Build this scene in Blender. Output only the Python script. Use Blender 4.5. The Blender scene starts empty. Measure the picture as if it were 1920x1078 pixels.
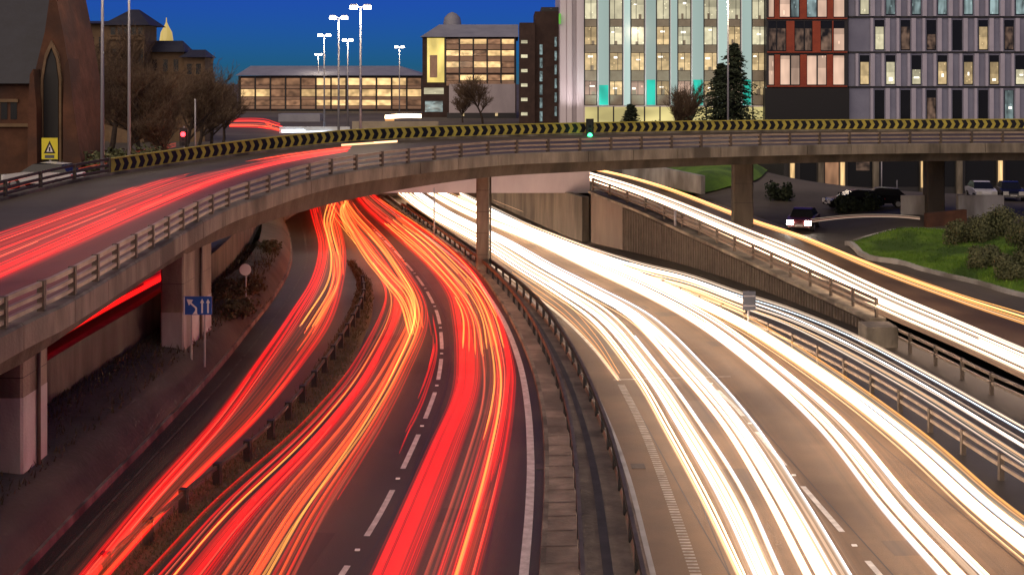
import bpy, bmesh, math, random
from mathutils import Vector, Matrix
R = math.radians
random.seed(7)
S = bpy.context.scene
# ------------------------------------------------------------------ camera
F, H, HZ = 2500.0, 11.2, 150.0          # focal length in photo pixels, eye height, horizon row
cd = bpy.data.cameras.new('camera'); cam = bpy.data.objects.new('camera', cd)
S.collection.objects.link(cam); S.camera = cam
cam.location = (0, 0, H); cam.rotation_euler = (R(90), 0, 0)
cd.sensor_width = 36; cd.lens = 36 * F / 1920; cd.shift_y = -(539 - HZ) / 1920
cd.clip_start = .5; cd.clip_end = 6000
# ------------------------------------------------------------------ dusk sky
W = bpy.data.worlds.new('World'); S.world = W; W.use_nodes = True
wn = W.node_tree.nodes; wl = W.node_tree.links
sky = wn.new('ShaderNodeTexSky'); sky.sky_type = 'NISHITA'; sky.sun_disc = False
SUN_EL, SUN_ROT = R(0.0), R(0)
sky.sun_elevation = SUN_EL; sky.sun_rotation = SUN_ROT
sky.air_density = .64; sky.dust_density = 0; sky.ozone_density = 10
bg = wn['Background']; bg.inputs['Strength'].default_value = .26
ad = wn.new('ShaderNodeMix'); ad.data_type = 'RGBA'; ad.blend_type = 'ADD'; ad.inputs[0].default_value = 1
ad.inputs[7].default_value = (.055, .075, .13, 1)      # even glow of the town on the night air
wl.new(sky.outputs[0], ad.inputs[6]); wl.new(ad.outputs[2], bg.inputs['Color'])
sd = bpy.data.lights.new('fill_sun', 'SUN'); sd.energy = 1.9; sd.angle = R(80); sd.color = (1, .78, .52)
so = bpy.data.objects.new('fill_sun', sd); S.collection.objects.link(so); so.rotation_euler = (R(48), 0, R(-18))   # soft warm fill added behind the viewer, standing in for town and dusk glow
S.view_settings.view_transform = 'Standard'; S.view_settings.look = 'None'
S.view_settings.exposure = 0; S.view_settings.gamma = 1
S.render.engine = 'CYCLES'
cy = S.cycles; cy.use_denoising = True; cy.max_bounces = 5; cy.diffuse_bounces = 3; cy.glossy_bounces = 2
cy.transparent_max_bounces = 48; cy.sample_clamp_indirect = 4; cy.caustics_reflective = False; cy.caustics_refractive = False
COL = S.collection.objects

# ------------------------------------------------------------------ helpers
def P(x, y, z=0.0):
    """photo pixel -> point of the place at height z"""
    k = (H - z) / (y - HZ)
    return Vector(((x - 960) * k, F * k, z))
def PD(x, y, d):
    """photo pixel -> point at distance d"""
    return Vector(((x - 960) * d / F, d, H - (y - HZ) * d / F))
def cr(pts, step=1.0):
    pts = [Vector(p) for p in pts]
    q = [2 * pts[0] - pts[1]] + pts + [2 * pts[-1] - pts[-2]]
    dense = []
    for i in range(1, len(q) - 2):
        p0, p1, p2, p3 = q[i - 1:i + 3]
        for k in range(12):
            t = k / 12
            dense.append(.5 * ((2 * p1) + (p2 - p0) * t + (2 * p0 - 5 * p1 + 4 * p2 - p3) * t * t + (3 * p1 - p0 - 3 * p2 + p3) * t ** 3))
    dense.append(pts[-1])
    L = sum((dense[i + 1] - dense[i]).length for i in range(len(dense) - 1))
    return resample(dense, max(2, int(L / step) + 1))
def resample(d, n):
    acc = [0]
    for i in range(len(d) - 1): acc.append(acc[-1] + (d[i + 1] - d[i]).length)
    out = []; j = 0
    for k in range(n):
        s = acc[-1] * k / (n - 1)
        while j < len(d) - 2 and acc[j + 1] < s: j += 1
        seg = acc[j + 1] - acc[j]
        out.append(d[j].lerp(d[j + 1], (s - acc[j]) / seg if seg > 0 else 0))
    return out
def pix(l, z=0.0, step=1.0):
    return cr([P(*p) if len(p) == 3 else P(p[0], p[1], z) for p in l], step)
def ext(c, m):
    """prolong a curve by m metres past its first point"""
    d = (c[0] - c[1]).normalized(); return [c[0] + d * m] + c
def normals(path):
    out = []
    for i in range(len(path)):
        t = path[min(i + 1, len(path) - 1)] - path[max(i - 1, 0)]
        t.z = 0; t.normalize(); out.append(Vector((-t.y, t.x, 0)))   # left of travel
    return out
def offset(path, w, dz=0):
    return [p + n * w + Vector((0, 0, dz)) for p, n in zip(path, normals(path))]
def mesh(name, v, f, mat, parent=None, smooth=False, uv=None):
    me = bpy.data.meshes.new(name); me.from_pydata([tuple(p) for p in v], [], f); me.update()
    if mat: me.materials.append(mat)
    if uv:
        ul = me.uv_layers.new(name='UVMap')
        for lp in me.loops: ul.data[lp.index].uv = uv[lp.vertex_index]
    if smooth: me.polygons.foreach_set('use_smooth', [True] * len(me.polygons))
    o = bpy.data.objects.new(name, me); COL.link(o)
    if parent: o.parent = parent
    return o
def inst(name, o, parent, loc, rotz=0, scale=None):
    c = bpy.data.objects.new(name, o.data); COL.link(c); c.parent = parent; c.location = loc; c.rotation_euler = (0, 0, rotz)
    if scale: c.scale = scale
    return c
def empty(name, label, cat, loc=(0, 0, 0), group=None, rotz=0):
    o = bpy.data.objects.new(name, None); COL.link(o); o.location = loc; o.rotation_euler = (0, 0, rotz); o.empty_display_size = .2
    return tag(o, label, cat, group)
def tag(o, label, cat, group=None):
    o['label'] = label; o['category'] = cat
    if group: o['group'] = group
    return o
def struct(o, kind='structure'):
    o['kind'] = kind; return o
class MB:
    def __init__(s): s.v = []; s.f = []
    def add(s, v, f):
        b = len(s.v); s.v += [Vector(p) for p in v]; s.f += [tuple(i + b for i in q) for q in f]
    def box(s, a, b):
        x0, y0, z0 = a; x1, y1, z1 = b
        s.add([(x0, y0, z0), (x1, y0, z0), (x1, y1, z0), (x0, y1, z0), (x0, y0, z1), (x1, y0, z1), (x1, y1, z1), (x0, y1, z1)],
              [(0, 3, 2, 1), (4, 5, 6, 7), (0, 1, 5, 4), (1, 2, 6, 5), (2, 3, 7, 6), (3, 0, 4, 7)])
    def tube(s, path, r, n=6, r2=None, cap=True):
        rings = []; m = len(path)
        for i, p in enumerate(path):
            p = Vector(p); t = Vector(path[min(i + 1, m - 1)]) - Vector(path[max(i - 1, 0)]); t.normalize()
            u = t.cross(Vector((0, 0, 1)));
            if u.length < 1e-3: u = Vector((1, 0, 0))
            u.normalize(); w = u.cross(t)
            rr = r if r2 is None else r + (r2 - r) * i / (m - 1)
            rings.append([p + u * math.cos(a) * rr + w * math.sin(a) * rr for a in [2 * math.pi * k / n for k in range(n)]])
        f = [(i * n + k, i * n + (k + 1) % n, (i + 1) * n + (k + 1) % n, (i + 1) * n + k) for i in range(m - 1) for k in range(n)]
        if cap: f += [tuple(range(n - 1, -1, -1)), tuple(range((m - 1) * n, m * n))]
        s.add([p for q in rings for p in q], f)
    def sweep(s, path, prof, closed=True, cap=True):
        """prof: list of (sideways to the left, up)"""
        N = normals(path); n = len(prof); m = len(path)
        v = [p + nn * a + Vector((0, 0, b)) for p, nn in zip(path, N) for a, b in prof]
        e = n if closed else n - 1
        f = [(i * n + k, (i + 1) * n + k, (i + 1) * n + (k + 1) % n, i * n + (k + 1) % n) for i in range(m - 1) for k in range(e)]
        if cap and closed: f += [tuple(range(n)), tuple(range(m * n - 1, (m - 1) * n - 1, -1))]
        s.add(v, f)
    def obj(s, name, mat, parent=None, smooth=False): return mesh(name, s.v, s.f, mat, parent, smooth)
def box(name, a, b, mat, parent=None):
    m = MB(); m.box(a, b); return m.obj(name, mat, parent)
def loft(name, curves, mat, parent=None, n=None, smooth=True):
    n = n or max(len(c) for c in curves)
    cs = [resample(c, n) for c in curves]; k = len(cs)
    v = [cs[j][i] for i in range(n) for j in range(k)]
    f = [(i * k + j, i * k + j + 1, (i + 1) * k + j + 1, (i + 1) * k + j) for i in range(n - 1) for j in range(k - 1)]
    return mesh(name, v, f, mat, parent, smooth)

# ------------------------------------------------------------------ materials
def newmat(name):
    m = bpy.data.materials.new(name); m.use_nodes = True; nt = m.node_tree
    return m, nt, nt.nodes, nt.links, nt.nodes['Principled BSDF']
def mat(name, c, rough=.8, c2=None, scale=1.0, c3=None, scale3=.15, bump=0, bscale=40, metal=0, spec=.5, stretch=(1, 1, 1)):
    m, nt, N, L, b = newmat(name)
    b.inputs['Roughness'].default_value = rough; b.inputs['Metallic'].default_value = metal
    b.inputs['Specular IOR Level'].default_value = spec
    b.inputs['Base Color'].default_value = (*c, 1)
    if c2:
        ge = N.new('ShaderNodeNewGeometry'); mp = N.new('ShaderNodeMapping'); mp.inputs['Scale'].default_value = stretch
        L.new(ge.outputs['Position'], mp.inputs[0])
        n1 = N.new('ShaderNodeTexNoise'); n1.inputs['Scale'].default_value = scale; n1.inputs['Detail'].default_value = 6; n1.inputs['Roughness'].default_value = .65
        L.new(mp.outputs[0], n1.inputs['Vector'])
        r = N.new('ShaderNodeValToRGB'); r.color_ramp.elements[0].position = .36; r.color_ramp.elements[1].position = .66
        r.color_ramp.elements[0].color = (*c, 1); r.color_ramp.elements[1].color = (*c2, 1)
        L.new(n1.outputs[0], r.inputs[0]); col = r.outputs[0]
        if c3:
            n2 = N.new('ShaderNodeTexNoise'); n2.inputs['Scale'].default_value = scale3; n2.inputs['Detail'].default_value = 4
            L.new(mp.outputs[0], n2.inputs['Vector'])
            r2 = N.new('ShaderNodeValToRGB'); r2.color_ramp.elements[0].position = .48; r2.color_ramp.elements[1].position = .62
            L.new(n2.outputs[0], r2.inputs[0])
            mx = N.new('ShaderNodeMix'); mx.data_type = 'RGBA'
            L.new(r2.outputs[0], mx.inputs[0]); L.new(col, mx.inputs[6]); mx.inputs[7].default_value = (*c3, 1); col = mx.outputs[2]
        L.new(col, b.inputs['Base Color'])
        rr = N.new('ShaderNodeMapRange'); rr.inputs['To Min'].default_value = max(.05, rough - .12); rr.inputs['To Max'].default_value = min(1, rough + .12)
        L.new(n1.outputs[0], rr.inputs[0]); L.new(rr.outputs[0], b.inputs['Roughness'])
    if bump:
        ge = N.new('ShaderNodeNewGeometry'); nb = N.new('ShaderNodeTexNoise'); nb.inputs['Scale'].default_value = bscale; nb.inputs['Detail'].default_value = 4
        L.new(ge.outputs['Position'], nb.inputs['Vector'])
        bp = N.new('ShaderNodeBump'); bp.inputs['Strength'].default_value = bump; bp.inputs['Distance'].default_value = .05
        L.new(nb.outputs[0], bp.inputs['Height']); L.new(bp.outputs[0], b.inputs['Normal'])
    return m
def emat(name, c, s):
    m, nt, N, L, b = newmat(name); N.remove(b)
    e = N.new('ShaderNodeEmission'); e.inputs[0].default_value = (*c, 1); e.inputs[1].default_value = s
    L.new(e.outputs[0], N['Material Output'].inputs[0]); return m
def lit_window(name, c, s, lo=.25, sc=(3, 1, 5), blinds=False):
    """self-glowing surface for lit room glazing and uplit panels: uneven glow, different in every pane"""
    m, nt, N, L, b = newmat(name)
    tc = N.new('ShaderNodeTexCoord'); oi = N.new('ShaderNodeObjectInfo')
    mp = N.new('ShaderNodeMapping'); mp.inputs['Scale'].default_value = sc
    L.new(tc.outputs['Generated'], mp.inputs[0])
    add = N.new('ShaderNodeMath'); add.operation = 'MULTIPLY'; add.inputs[1].default_value = 50
    L.new(oi.outputs['Random'], add.inputs[0])
    cmb = N.new('ShaderNodeCombineXYZ')
    for k in range(3): L.new(add.outputs[0], cmb.inputs[k])
    L.new(cmb.outputs[0], mp.inputs['Location'])
    no = N.new('ShaderNodeTexNoise'); no.inputs['Scale'].default_value = .6; no.inputs['Detail'].default_value = 1
    L.new(mp.outputs[0], no.inputs['Vector'])
    mr = N.new('ShaderNodeMapRange'); mr.inputs['From Min'].default_value = .3; mr.inputs['From Max'].default_value = .7
    mr.inputs['To Min'].default_value = s * lo; mr.inputs['To Max'].default_value = s
    L.new(no.outputs[0], mr.inputs[0])
    r2 = N.new('ShaderNodeMapRange'); r2.inputs['To Min'].default_value = .6; r2.inputs['To Max'].default_value = 1.15
    L.new(oi.outputs['Random'], r2.inputs[0])
    mu = N.new('ShaderNodeMath'); mu.operation = 'MULTIPLY'; L.new(mr.outputs[0], mu.inputs[0]); L.new(r2.outputs[0], mu.inputs[1])
    # roller blinds drawn down to different heights, and small bright room lamps
    def math_(op, a_, b_):
        q = N.new('ShaderNodeMath'); q.operation = op
        for k_, z_ in enumerate((a_, b_)):
            if isinstance(z_, float): q.inputs[k_].default_value = z_
            else: L.new(z_, q.inputs[k_])
        return q.outputs[0]
    if blinds:
        sz = N.new('ShaderNodeSeparateXYZ'); L.new(tc.outputs['Generated'], sz.inputs[0])
        fr = math_('FRACT', math_('MULTIPLY', oi.outputs['Random'], 37.7), 0.0)
        gt = math_('GREATER_THAN', sz.outputs[2], math_('SUBTRACT', 1.05, math_('MULTIPLY', fr, .75)))
        sh = math_('SUBTRACT', 1.0, math_('MULTIPLY', gt, .3))
        vo = N.new('ShaderNodeTexVoronoi'); vo.inputs['Scale'].default_value = .8; L.new(mp.outputs[0], vo.inputs['Vector'])
        spot = math_('MULTIPLY', math_('LESS_THAN', vo.outputs['Distance'], .16), s * .5)
        tot = math_('ADD', math_('MULTIPLY', mu.outputs[0], sh), spot)
    else: tot = mu.outputs[0]
    b.inputs['Base Color'].default_value = (.03, .03, .035, 1); b.inputs['Roughness'].default_value = .12
    b.inputs['Emission Color'].default_value = (*c, 1); L.new(tot, b.inputs['Emission Strength'])
    return m
def trail_mat(name, c, s, lo=.5, sheer=False, kx=2.5):
    """a line of moving vehicle lamps: glowing, soft at its sides, with brighter and dimmer lines along its length"""
    m, nt, N, L, b = newmat(name); N.remove(b)
    uv = N.new('ShaderNodeUVMap'); oi = N.new('ShaderNodeObjectInfo')
    mp = N.new('ShaderNodeMapping'); mp.inputs['Scale'].default_value = (kx, .02, 1)
    L.new(uv.outputs[0], mp.inputs[0])
    mu = N.new('ShaderNodeMath'); mu.operation = 'MULTIPLY'; mu.inputs[1].default_value = 91
    L.new(oi.outputs['Random'], mu.inputs[0])
    cmb = N.new('ShaderNodeCombineXYZ'); L.new(mu.outputs[0], cmb.inputs[0]); L.new(mu.outputs[0], cmb.inputs[1]); L.new(cmb.outputs[0], mp.inputs['Location'])
    no = N.new('ShaderNodeTexNoise'); no.noise_dimensions = '2D'; no.inputs['Scale'].default_value = 1; no.inputs['Detail'].default_value = 3
    L.new(mp.outputs[0], no.inputs['Vector'])
    mr = N.new('ShaderNodeMapRange'); mr.inputs['From Min'].default_value = .36; mr.inputs['From Max'].default_value = .64
    mr.inputs['To Min'].default_value = lo; mr.inputs['To Max'].default_value = 1
    L.new(no.outputs[0], mr.inputs[0])
    sx = N.new('ShaderNodeSeparateXYZ'); L.new(uv.outputs[0], sx.inputs[0])
    sq = N.new('ShaderNodeMath'); sq.operation = 'MULTIPLY'; L.new(sx.outputs[0], sq.inputs[0]); L.new(sx.outputs[0], sq.inputs[1])
    iv = N.new('ShaderNodeMath'); iv.operation = 'SUBTRACT'; iv.inputs[0].default_value = 1; iv.use_clamp = True; L.new(sq.outputs[0], iv.inputs[1])
    pw = N.new('ShaderNodeMath'); pw.operation = 'POWER'; pw.inputs[1].default_value = 1.6 if sheer else 1.0; L.new(iv.outputs[0], pw.inputs[0])
    st = N.new('ShaderNodeMath'); st.operation = 'MULTIPLY'; st.inputs[1].default_value = s; L.new(mr.outputs[0], st.inputs[0])
    s2 = N.new('ShaderNodeMath'); s2.operation = 'MULTIPLY'; L.new(st.outputs[0], s2.inputs[0]); L.new(pw.outputs[0], s2.inputs[1])
    e = N.new('ShaderNodeEmission'); e.inputs[0].default_value = (*c, 1); L.new(s2.outputs[0], e.inputs[1])
    t = N.new('ShaderNodeBsdfTransparent'); a = N.new('ShaderNodeAddShader')
    L.new(e.outputs[0], a.inputs[0]); L.new(t.outputs[0], a.inputs[1]); L.new(a.outputs[0], N['Material Output'].inputs[0])
    return m
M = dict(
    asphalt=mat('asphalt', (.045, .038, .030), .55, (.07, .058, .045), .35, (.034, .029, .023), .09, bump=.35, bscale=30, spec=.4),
    asphalt_lit=mat('asphalt_lit', (.155, .105, .066), .62, (.21, .145, .092), .5, (.10, .068, .044), .12, bump=.35, bscale=30, spec=.35),  # warm headlight glow on the road is put into this brown
    asphalt_deck=mat('asphalt_deck', (.085, .068, .05), .6, (.12, .095, .07), .4, (.06, .048, .037), .1, bump=.3, bscale=30, spec=.4),
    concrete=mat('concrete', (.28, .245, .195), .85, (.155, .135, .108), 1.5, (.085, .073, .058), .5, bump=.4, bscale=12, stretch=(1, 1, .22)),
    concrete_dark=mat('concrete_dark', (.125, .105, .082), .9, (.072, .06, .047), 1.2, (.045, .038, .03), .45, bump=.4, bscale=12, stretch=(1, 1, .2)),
    concrete_pale=mat('concrete_pale', (.47, .47, .47), .85, (.34, .335, .33), .9, (.2, .19, .18), .4, bump=.2, bscale=12, stretch=(1, 1, .3)),
    median=mat('median_paving', (.30, .24, .19), .85, (.20, .16, .125), 1.2, (.13, .105, .085), .3, bump=.5, bscale=9),
    slot=mat('gravel_dark', (.21, .17, .135), .9, (.12, .097, .078), 1.2, (.08, .066, .055), .4, bump=.5, bscale=9),
    channel=mat('drain_channel', (.045, .042, .042), .7, (.025, .024, .025), 1.0),
    soil=mat('verge_soil', (.085, .062, .035), .95, (.045, .034, .02), 1.0, (.08, .07, .03), .4, bump=.9, bscale=7),
    bank=mat('bank_ground', (.085, .078, .064), .95, (.05, .047, .039), .8, (.12, .108, .085), .2, bump=.6, bscale=6),
    city=mat('city_ground', (.10, .085, .07), .85, (.07, .06, .05), .3, (.13, .11, .09), .08, bump=.3, bscale=8),
    grass=mat('grass', (.09, .20, .016), .95, (.15, .27, .03), 1.3, (.05, .11, .015), .35, bump=1.0, bscale=18),
    white=mat('road_paint', (.72, .70, .67), .6, (.45, .43, .4), 3.0),
    paint_faint=mat('road_paint_faint', (.15, .13, .11), .7, (.06, .052, .045), 2.0),
    paint_dull=mat('road_paint_worn', (.5, .47, .43), .65, (.25, .23, .2), 2.5),
    steel=mat('galvanised_steel', (.36, .29, .22), .5, (.25, .20, .15), 1.5),
    steel_dark=mat('dark_steel', (.12, .092, .07), .6, (.07, .055, .043), 1.5),
    pole=mat('lamp_pole_paint', (.34, .34, .38), .5, metal=.3),
    yellow=mat('yellow_board', (.66, .55, .09), .6, (.42, .36, .07), 1.2),
    black=mat('black_board', (.012, .012, .014), .5),
    lilac=mat('lilac_render', (.46, .41, .45), .8, (.37, .33, .37), .4, stretch=(1, 1, .4)),
    rib=mat('dark_cladding', (.16, .125, .10), .8, (.10, .08, .066), .6, stretch=(1, 1, .2)),
    sand=mat('red_sandstone', (.13, .055, .03), .9, (.08, .034, .02), .9, (.06, .03, .022), .3, bump=.5, bscale=4),
    sandpale=mat('blond_sandstone', (.22, .145, .085), .9, (.14, .092, .056), .8, bump=.3, bscale=4),
    slate=mat('slate', (.025, .027, .04), .6, (.04, .043, .06), 1.0, bump=.4, bscale=4),
    brick=mat('dark_brick', (.06, .035, .03), .9, (.04, .024, .022), .8),
    deckconc=mat('carpark_concrete', (.5, .33, .24), .85, (.38, .25, .18), .6),
    roofgrey=mat('metal_roof', (.30, .31, .37), .6, (.23, .24, .3), .4),
    clad=mat('lilac_cladding', (.27, .285, .40), .6, (.21, .22, .32), .25),
    fin=mat('pale_fin', (.55, .53, .66), .55, (.46, .45, .57), .4),
    dglass=mat('dark_glass', (.015, .017, .022), .2, spec=.5),
    spandrel=mat('grey_spandrel', (.38, .33, .25), .5, (.28, .24, .18), .5),
    redframe=mat('red_frame', (.42, .075, .03), .55, (.3, .05, .025), .8),
    darkframe=mat('dark_frame', (.03, .03, .035), .5),
    whitewall=mat('white_cladding', (.8, .74, .8), .6, (.68, .62, .68), .2, stretch=(1, 1, .1)),
    bark=mat('bark', (.06, .042, .032), .95, (.035, .025, .02), 4),
    twig=mat('twigs', (.15, .10, .065), .95, (.10, .066, .045), 3),
    needle=mat('needles', (.018, .03, .016), .9, (.03, .045, .022), 3),
    leaf=mat('shrub_leaf', (.07, .085, .035), .85, (.13, .14, .07), 1.2),
    scrub=mat('dry_scrub', (.09, .07, .035), .95, (.05, .042, .022), 3),
    carblack=mat('car_paint_black', (.012, .012, .015), .2, spec=.6), carwhite=mat('car_paint_white', (.7, .7, .72), .25, spec=.6),
    carred=mat('car_paint_maroon', (.10, .02, .025), .25, spec=.6), carsilver=mat('car_paint_silver', (.4, .4, .43), .3, metal=.5),
    tyre=mat('tyre', (.015, .015, .015), .85), rim=mat('wheel_rim', (.4, .4, .4), .35, metal=.8),
    signblue=mat('sign_blue', (.015, .09, .42), .5), signwhite=mat('sign_white', (.8, .8, .8), .5), signyellow=mat('sign_yellow', (.75, .68, .04), .5),
    signback=mat('sign_back', (.10, .115, .15), .5, metal=.3), signred=mat('sign_red', (.5, .02, .02), .5),
    bus_panel=mat('bus_panel', (.78, .84, .88), .5), beige=mat('beige_wall', (.40, .34, .25), .85, (.3, .25, .19), .5),
)

# ------------------------------------------------------------------ ground and roads
struct(mesh('ground', [(-1500, -60, -2.6), (1500, -60, -2.6), (1500, 4000, -2.6), (-1500, 4000, -2.6)], [(0, 1, 2, 3)], M['city']))
# curves on the motorway floor (z = 0)
kerbL = ext(pix([(1012, 1078), (1021, 900), (1016, 780), (996, 690), (962, 610), (926, 550), (893, 508), (830, 455), (745, 395), (700, 362)]), 16)
kerbR = ext(pix([(1228, 1078), (1182, 900), (1141, 790), (1092, 690), (1036, 605), (986, 555), (940, 520), (900, 492), (840, 450), (765, 395), (720, 362)]), 16)
edgeL = ext(pix([(982, 1078), (992, 960), (995, 860), (989, 760), (974, 680), (948, 610), (915, 555), (880, 510), (815, 455), (735, 395), (693, 362)]), 16)
slipL = ext(pix([(22, 1078), (150, 945), (300, 795), (400, 690), (470, 605), (520, 540), (545, 490), (545, 440), (530, 400), (515, 365)], .3), 14)
slipK = ext(pix([(560, 405), (572, 450), (574, 495), (540, 560), (480, 640), (400, 735), (270, 875), (80, 1078)], .02)[::-1], 14)
mainR = ext(pix([(2060, 1078), (1920, 985), (1760, 862), (1600, 745), (1450, 652), (1300, 582), (1200, 538), (1100, 492), (1000, 440), (930, 400), (860, 362)]), 16)
wallB = ext(pix([(2250, 905), (1920, 755), (1780, 690), (1640, 625), (1500, 570), (1390, 530), (1260, 490), (1110, 455), (1000, 410), (900, 366)]), 20)
mw = struct(loft('motorway', [[p + Vector((-1.5, 0, -.012)) for p in slipL], [p + Vector((0, 0, -.30)) if False else Vector((p.x, p.y, -.006)) for p in kerbL]], M['asphalt'], n=90))
for v in mw.data.vertices: v.co.z = 0
mw2 = struct(loft('motorway_carriageway', [kerbR, mainR], M['asphalt_lit'], n=90))
mw3 = struct(loft('link_road', [[Vector((p.x, p.y, -.004)) for p in mainR], [p + Vector((.6, 0, -.004)) for p in wallB]], M['asphalt'], n=90))
# markings
def paint(name, path, w, mt, parent, z=.006):
    N_ = normals(path)
    v = []
    for p, n in zip(path, N_):
        v += [p + n * w / 2 + Vector((0, 0, z)), p - n * w / 2 + Vector((0, 0, z))]
    return mesh(name, v, [(2 * i, 2 * i + 1, 2 * i + 3, 2 * i + 2) for i in range(len(path) - 1)], mt, parent)
paint('edge_line', edgeL, .22, M['white'], mw)
paint('edge_line', slipK, .07, M['paint_faint'], mw)
def dashes(path, on, gap, start, w, mt, parent, stud=True, maxd=95):
    acc = 0; L = [0]
    for i in range(len(path) - 1): L.append(L[-1] + (path[i + 1] - path[i]).length)
    def at(s):
        for i in range(len(path) - 1):
            if L[i + 1] >= s: return path[i].lerp(path[i + 1], (s - L[i]) / (L[i + 1] - L[i]))
        return path[-1]
    s = start
    while s + on < L[-1]:
        if at(s).y > maxd: break
        paint('lane_dash', [at(s + on * k / 4) for k in range(5)], w, mt, parent)
        if stud:
            c = at(s + on + gap / 2); m = MB(); m.box((-.06, -.05, 0), (.06, .05, .025)); m.obj('road_stud', M['signwhite'], parent).location = c + Vector((0, 0, .006))
        s += on + gap
dashL = ext(pix([(640, 1078), (655, 1055), (716, 957), (770, 847), (803, 770), (822, 710), (828, 640), (815, 575), (775, 510), (715, 445), (660, 390)]), 8)
dashes(dashL, 3.7, 2.0, 4.9, .15, M['white'], mw)
dashR = ext(pix([(1650, 1078), (1547, 960), (1450, 847), (1375, 760), (1300, 690), (1215, 620), (1110, 550), (1020, 500), (930, 445), (860, 400)]), 8)
dashes(dashR, 3.7, 2.0, 5.2, .15, M['white'], mw2)
edgeR = ext(pix([(1160, 712), (1110, 650), (1060, 600), (1010, 560), (955, 520), (905, 487)]), .1)
paint('edge_line', edgeR, .16, M['white'], mw2)
paint('stop_line', [P(1150, 712), P(1200, 711), P(1280, 708), P(1370, 706)], .10, M['paint_dull'], mw2, .009)
ribL = ext(pix([(1305, 1078), (1265, 960), (1225, 850), (1195, 780), (1165, 722)]), 6)
rib = MB()
for p, n in zip(resample(ribL, 120), normals(resample(ribL, 120))):
    t = Vector((n.y, -n.x, 0))
    a = p + n * .13; b = p - n * .13
    rib.add([a - t * .04 + Vector((0, 0, .005)), b - t * .04 + Vector((0, 0, .005)), b + t * .04 + Vector((0, 0, .014)), a + t * .04 + Vector((0, 0, .014))], [(0, 1, 2, 3)])
struct(rib.obj('rumble_rib', M['paint_dull'], mw2), 'stuff')
# central reserve
med = struct(loft('central_reserve', [[p + Vector((0, 0, .11)) for p in kerbL], [p.lerp(q, .34) + Vector((0, 0, .13)) for p, q in zip(resample(kerbL, 90), resample(kerbR, 90))],
        [p.lerp(q, .36) + Vector((0, 0, .02)) for p, q in zip(resample(kerbL, 90), resample(kerbR, 90))],
        [p.lerp(q, .84) + Vector((0, 0, .02)) for p, q in zip(resample(kerbL, 90), resample(kerbR, 90))],
        [p.lerp(q, .86) + Vector((0, 0, .13)) for p, q in zip(resample(kerbL, 90), resample(kerbR, 90))], [p + Vector((0, 0, .11)) for p in kerbR]], M['median'], n=90, smooth=False))
ch_ = loft('drain_channel', [[p.lerp(q, .55) + Vector((0, 0, .05)) for p, q in zip(resample(kerbL, 90), resample(kerbR, 90))], [p.lerp(q, .64) + Vector((0, 0, .05)) for p, q in zip(resample(kerbL, 90), resample(kerbR, 90))]], M['channel'], med)
sl = loft('gravel_strip', [[p.lerp(q, .37) + Vector((0, 0, .035)) for p, q in zip(resample(kerbL, 90), resample(kerbR, 90))], [p.lerp(q, .83) + Vector((0, 0, .035)) for p, q in zip(resample(kerbL, 90), resample(kerbR, 90))]], M['slot'], med)
for c, m_, s_ in ((kerbL, 'concrete', 1), (kerbR, 'concrete_pale', -1)):
    m = MB(); m.sweep(c, [(-.02, 0), (.13, 0), (.13, .125), (.0, .125)] if s_ < 0 else [(-.13, 0), (.02, 0), (0, .125), (-.13, .125)])
    m.obj('kerb', M[m_], med)
# cross joints of the paving slabs in the reserve
jt = resample(kerbL, 110); jr = resample(kerbR, 110)
for i in range(2, 74):
    a = jt[i] + Vector((0, 0, .128)); b = jt[i].lerp(jr[i], .335) + Vector((0, 0, .146)); t = (jt[i + 1] - jt[i]).normalized() * .02
    mesh('paving_joint', [a - t, b - t, b + t, a + t], [(0, 1, 2, 3)], M['slot'], med)
# verge between slip road and main carriageway
vA = ext(pix([(205, 1078), (300, 985), (380, 905), (500, 800), (578, 705), (640, 610), (662, 560), (668, 530), (655, 495)], .02), 12)
vB = ext(pix([(285, 1078), (370, 985), (450, 905), (575, 800), (648, 705), (692, 610), (700, 565), (694, 530), (658, 492)], .02), 12)
vm = [a.lerp(b, .5) + Vector((0, 0, .16)) for a, b in zip(resample(vA, 60), resample(vB, 60))]
struct(loft('verge', [[p + Vector((0, 0, -.03)) for p in vA], [a.lerp(b, .12) + Vector((0, 0, .1)) for a, b in zip(resample(vA, 60), resample(vB, 60))], vm,
     [a.lerp(b, .88) + Vector((0, 0, .1)) for a, b in zip(resample(vA, 60), resample(vB, 60))], [p + Vector((0, 0, -.03)) for p in vB]], M['soil'], n=60))

# ------------------------------------------------------------------ guard rails
def guard_rail(label, path, rails, post_h, every, rail_mat, post_mat, rh=.14, rt=.05, group=None, post_w=.06):
    g = empty('guard_rail', label, 'guard rail', path[0], group)
    o = path[0]; pl = [p - o for p in path]
    for z in rails:
        m = MB(); m.sweep(pl, [(-rt, z - rh / 2), (rt, z - rh / 2), (rt, z + rh / 2), (-rt, z + rh / 2)]); m.obj('rail', rail_mat, g)
    L = sum((pl[i + 1] - pl[i]).length for i in range(len(pl) - 1)); n = max(2, int(L / every) + 1)
    rs = resample(pl, n); nn = normals(rs)
    m = MB(); m.box((-post_w, -post_w, -.15), (post_w, post_w, post_h)); proto = None
    for p, q in zip(rs, nn):
        a = math.atan2(q.y, q.x)
        if proto is None: proto = m.obj('post', post_mat, g); proto.location = p; proto.rotation_euler = (0, 0, a)
        else: inst('post', proto, g, p, a)
    return g
mA = resample([p.lerp(q, .36) + Vector((0, 0, .1)) for p, q in zip(resample(kerbL, 90), resample(kerbR, 90))][:76], 80)
mB = resample([p.lerp(q, .85) + Vector((0, 0, .1)) for p, q in zip(resample(kerbL, 90), resample(kerbR, 90))][:76], 80)
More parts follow.
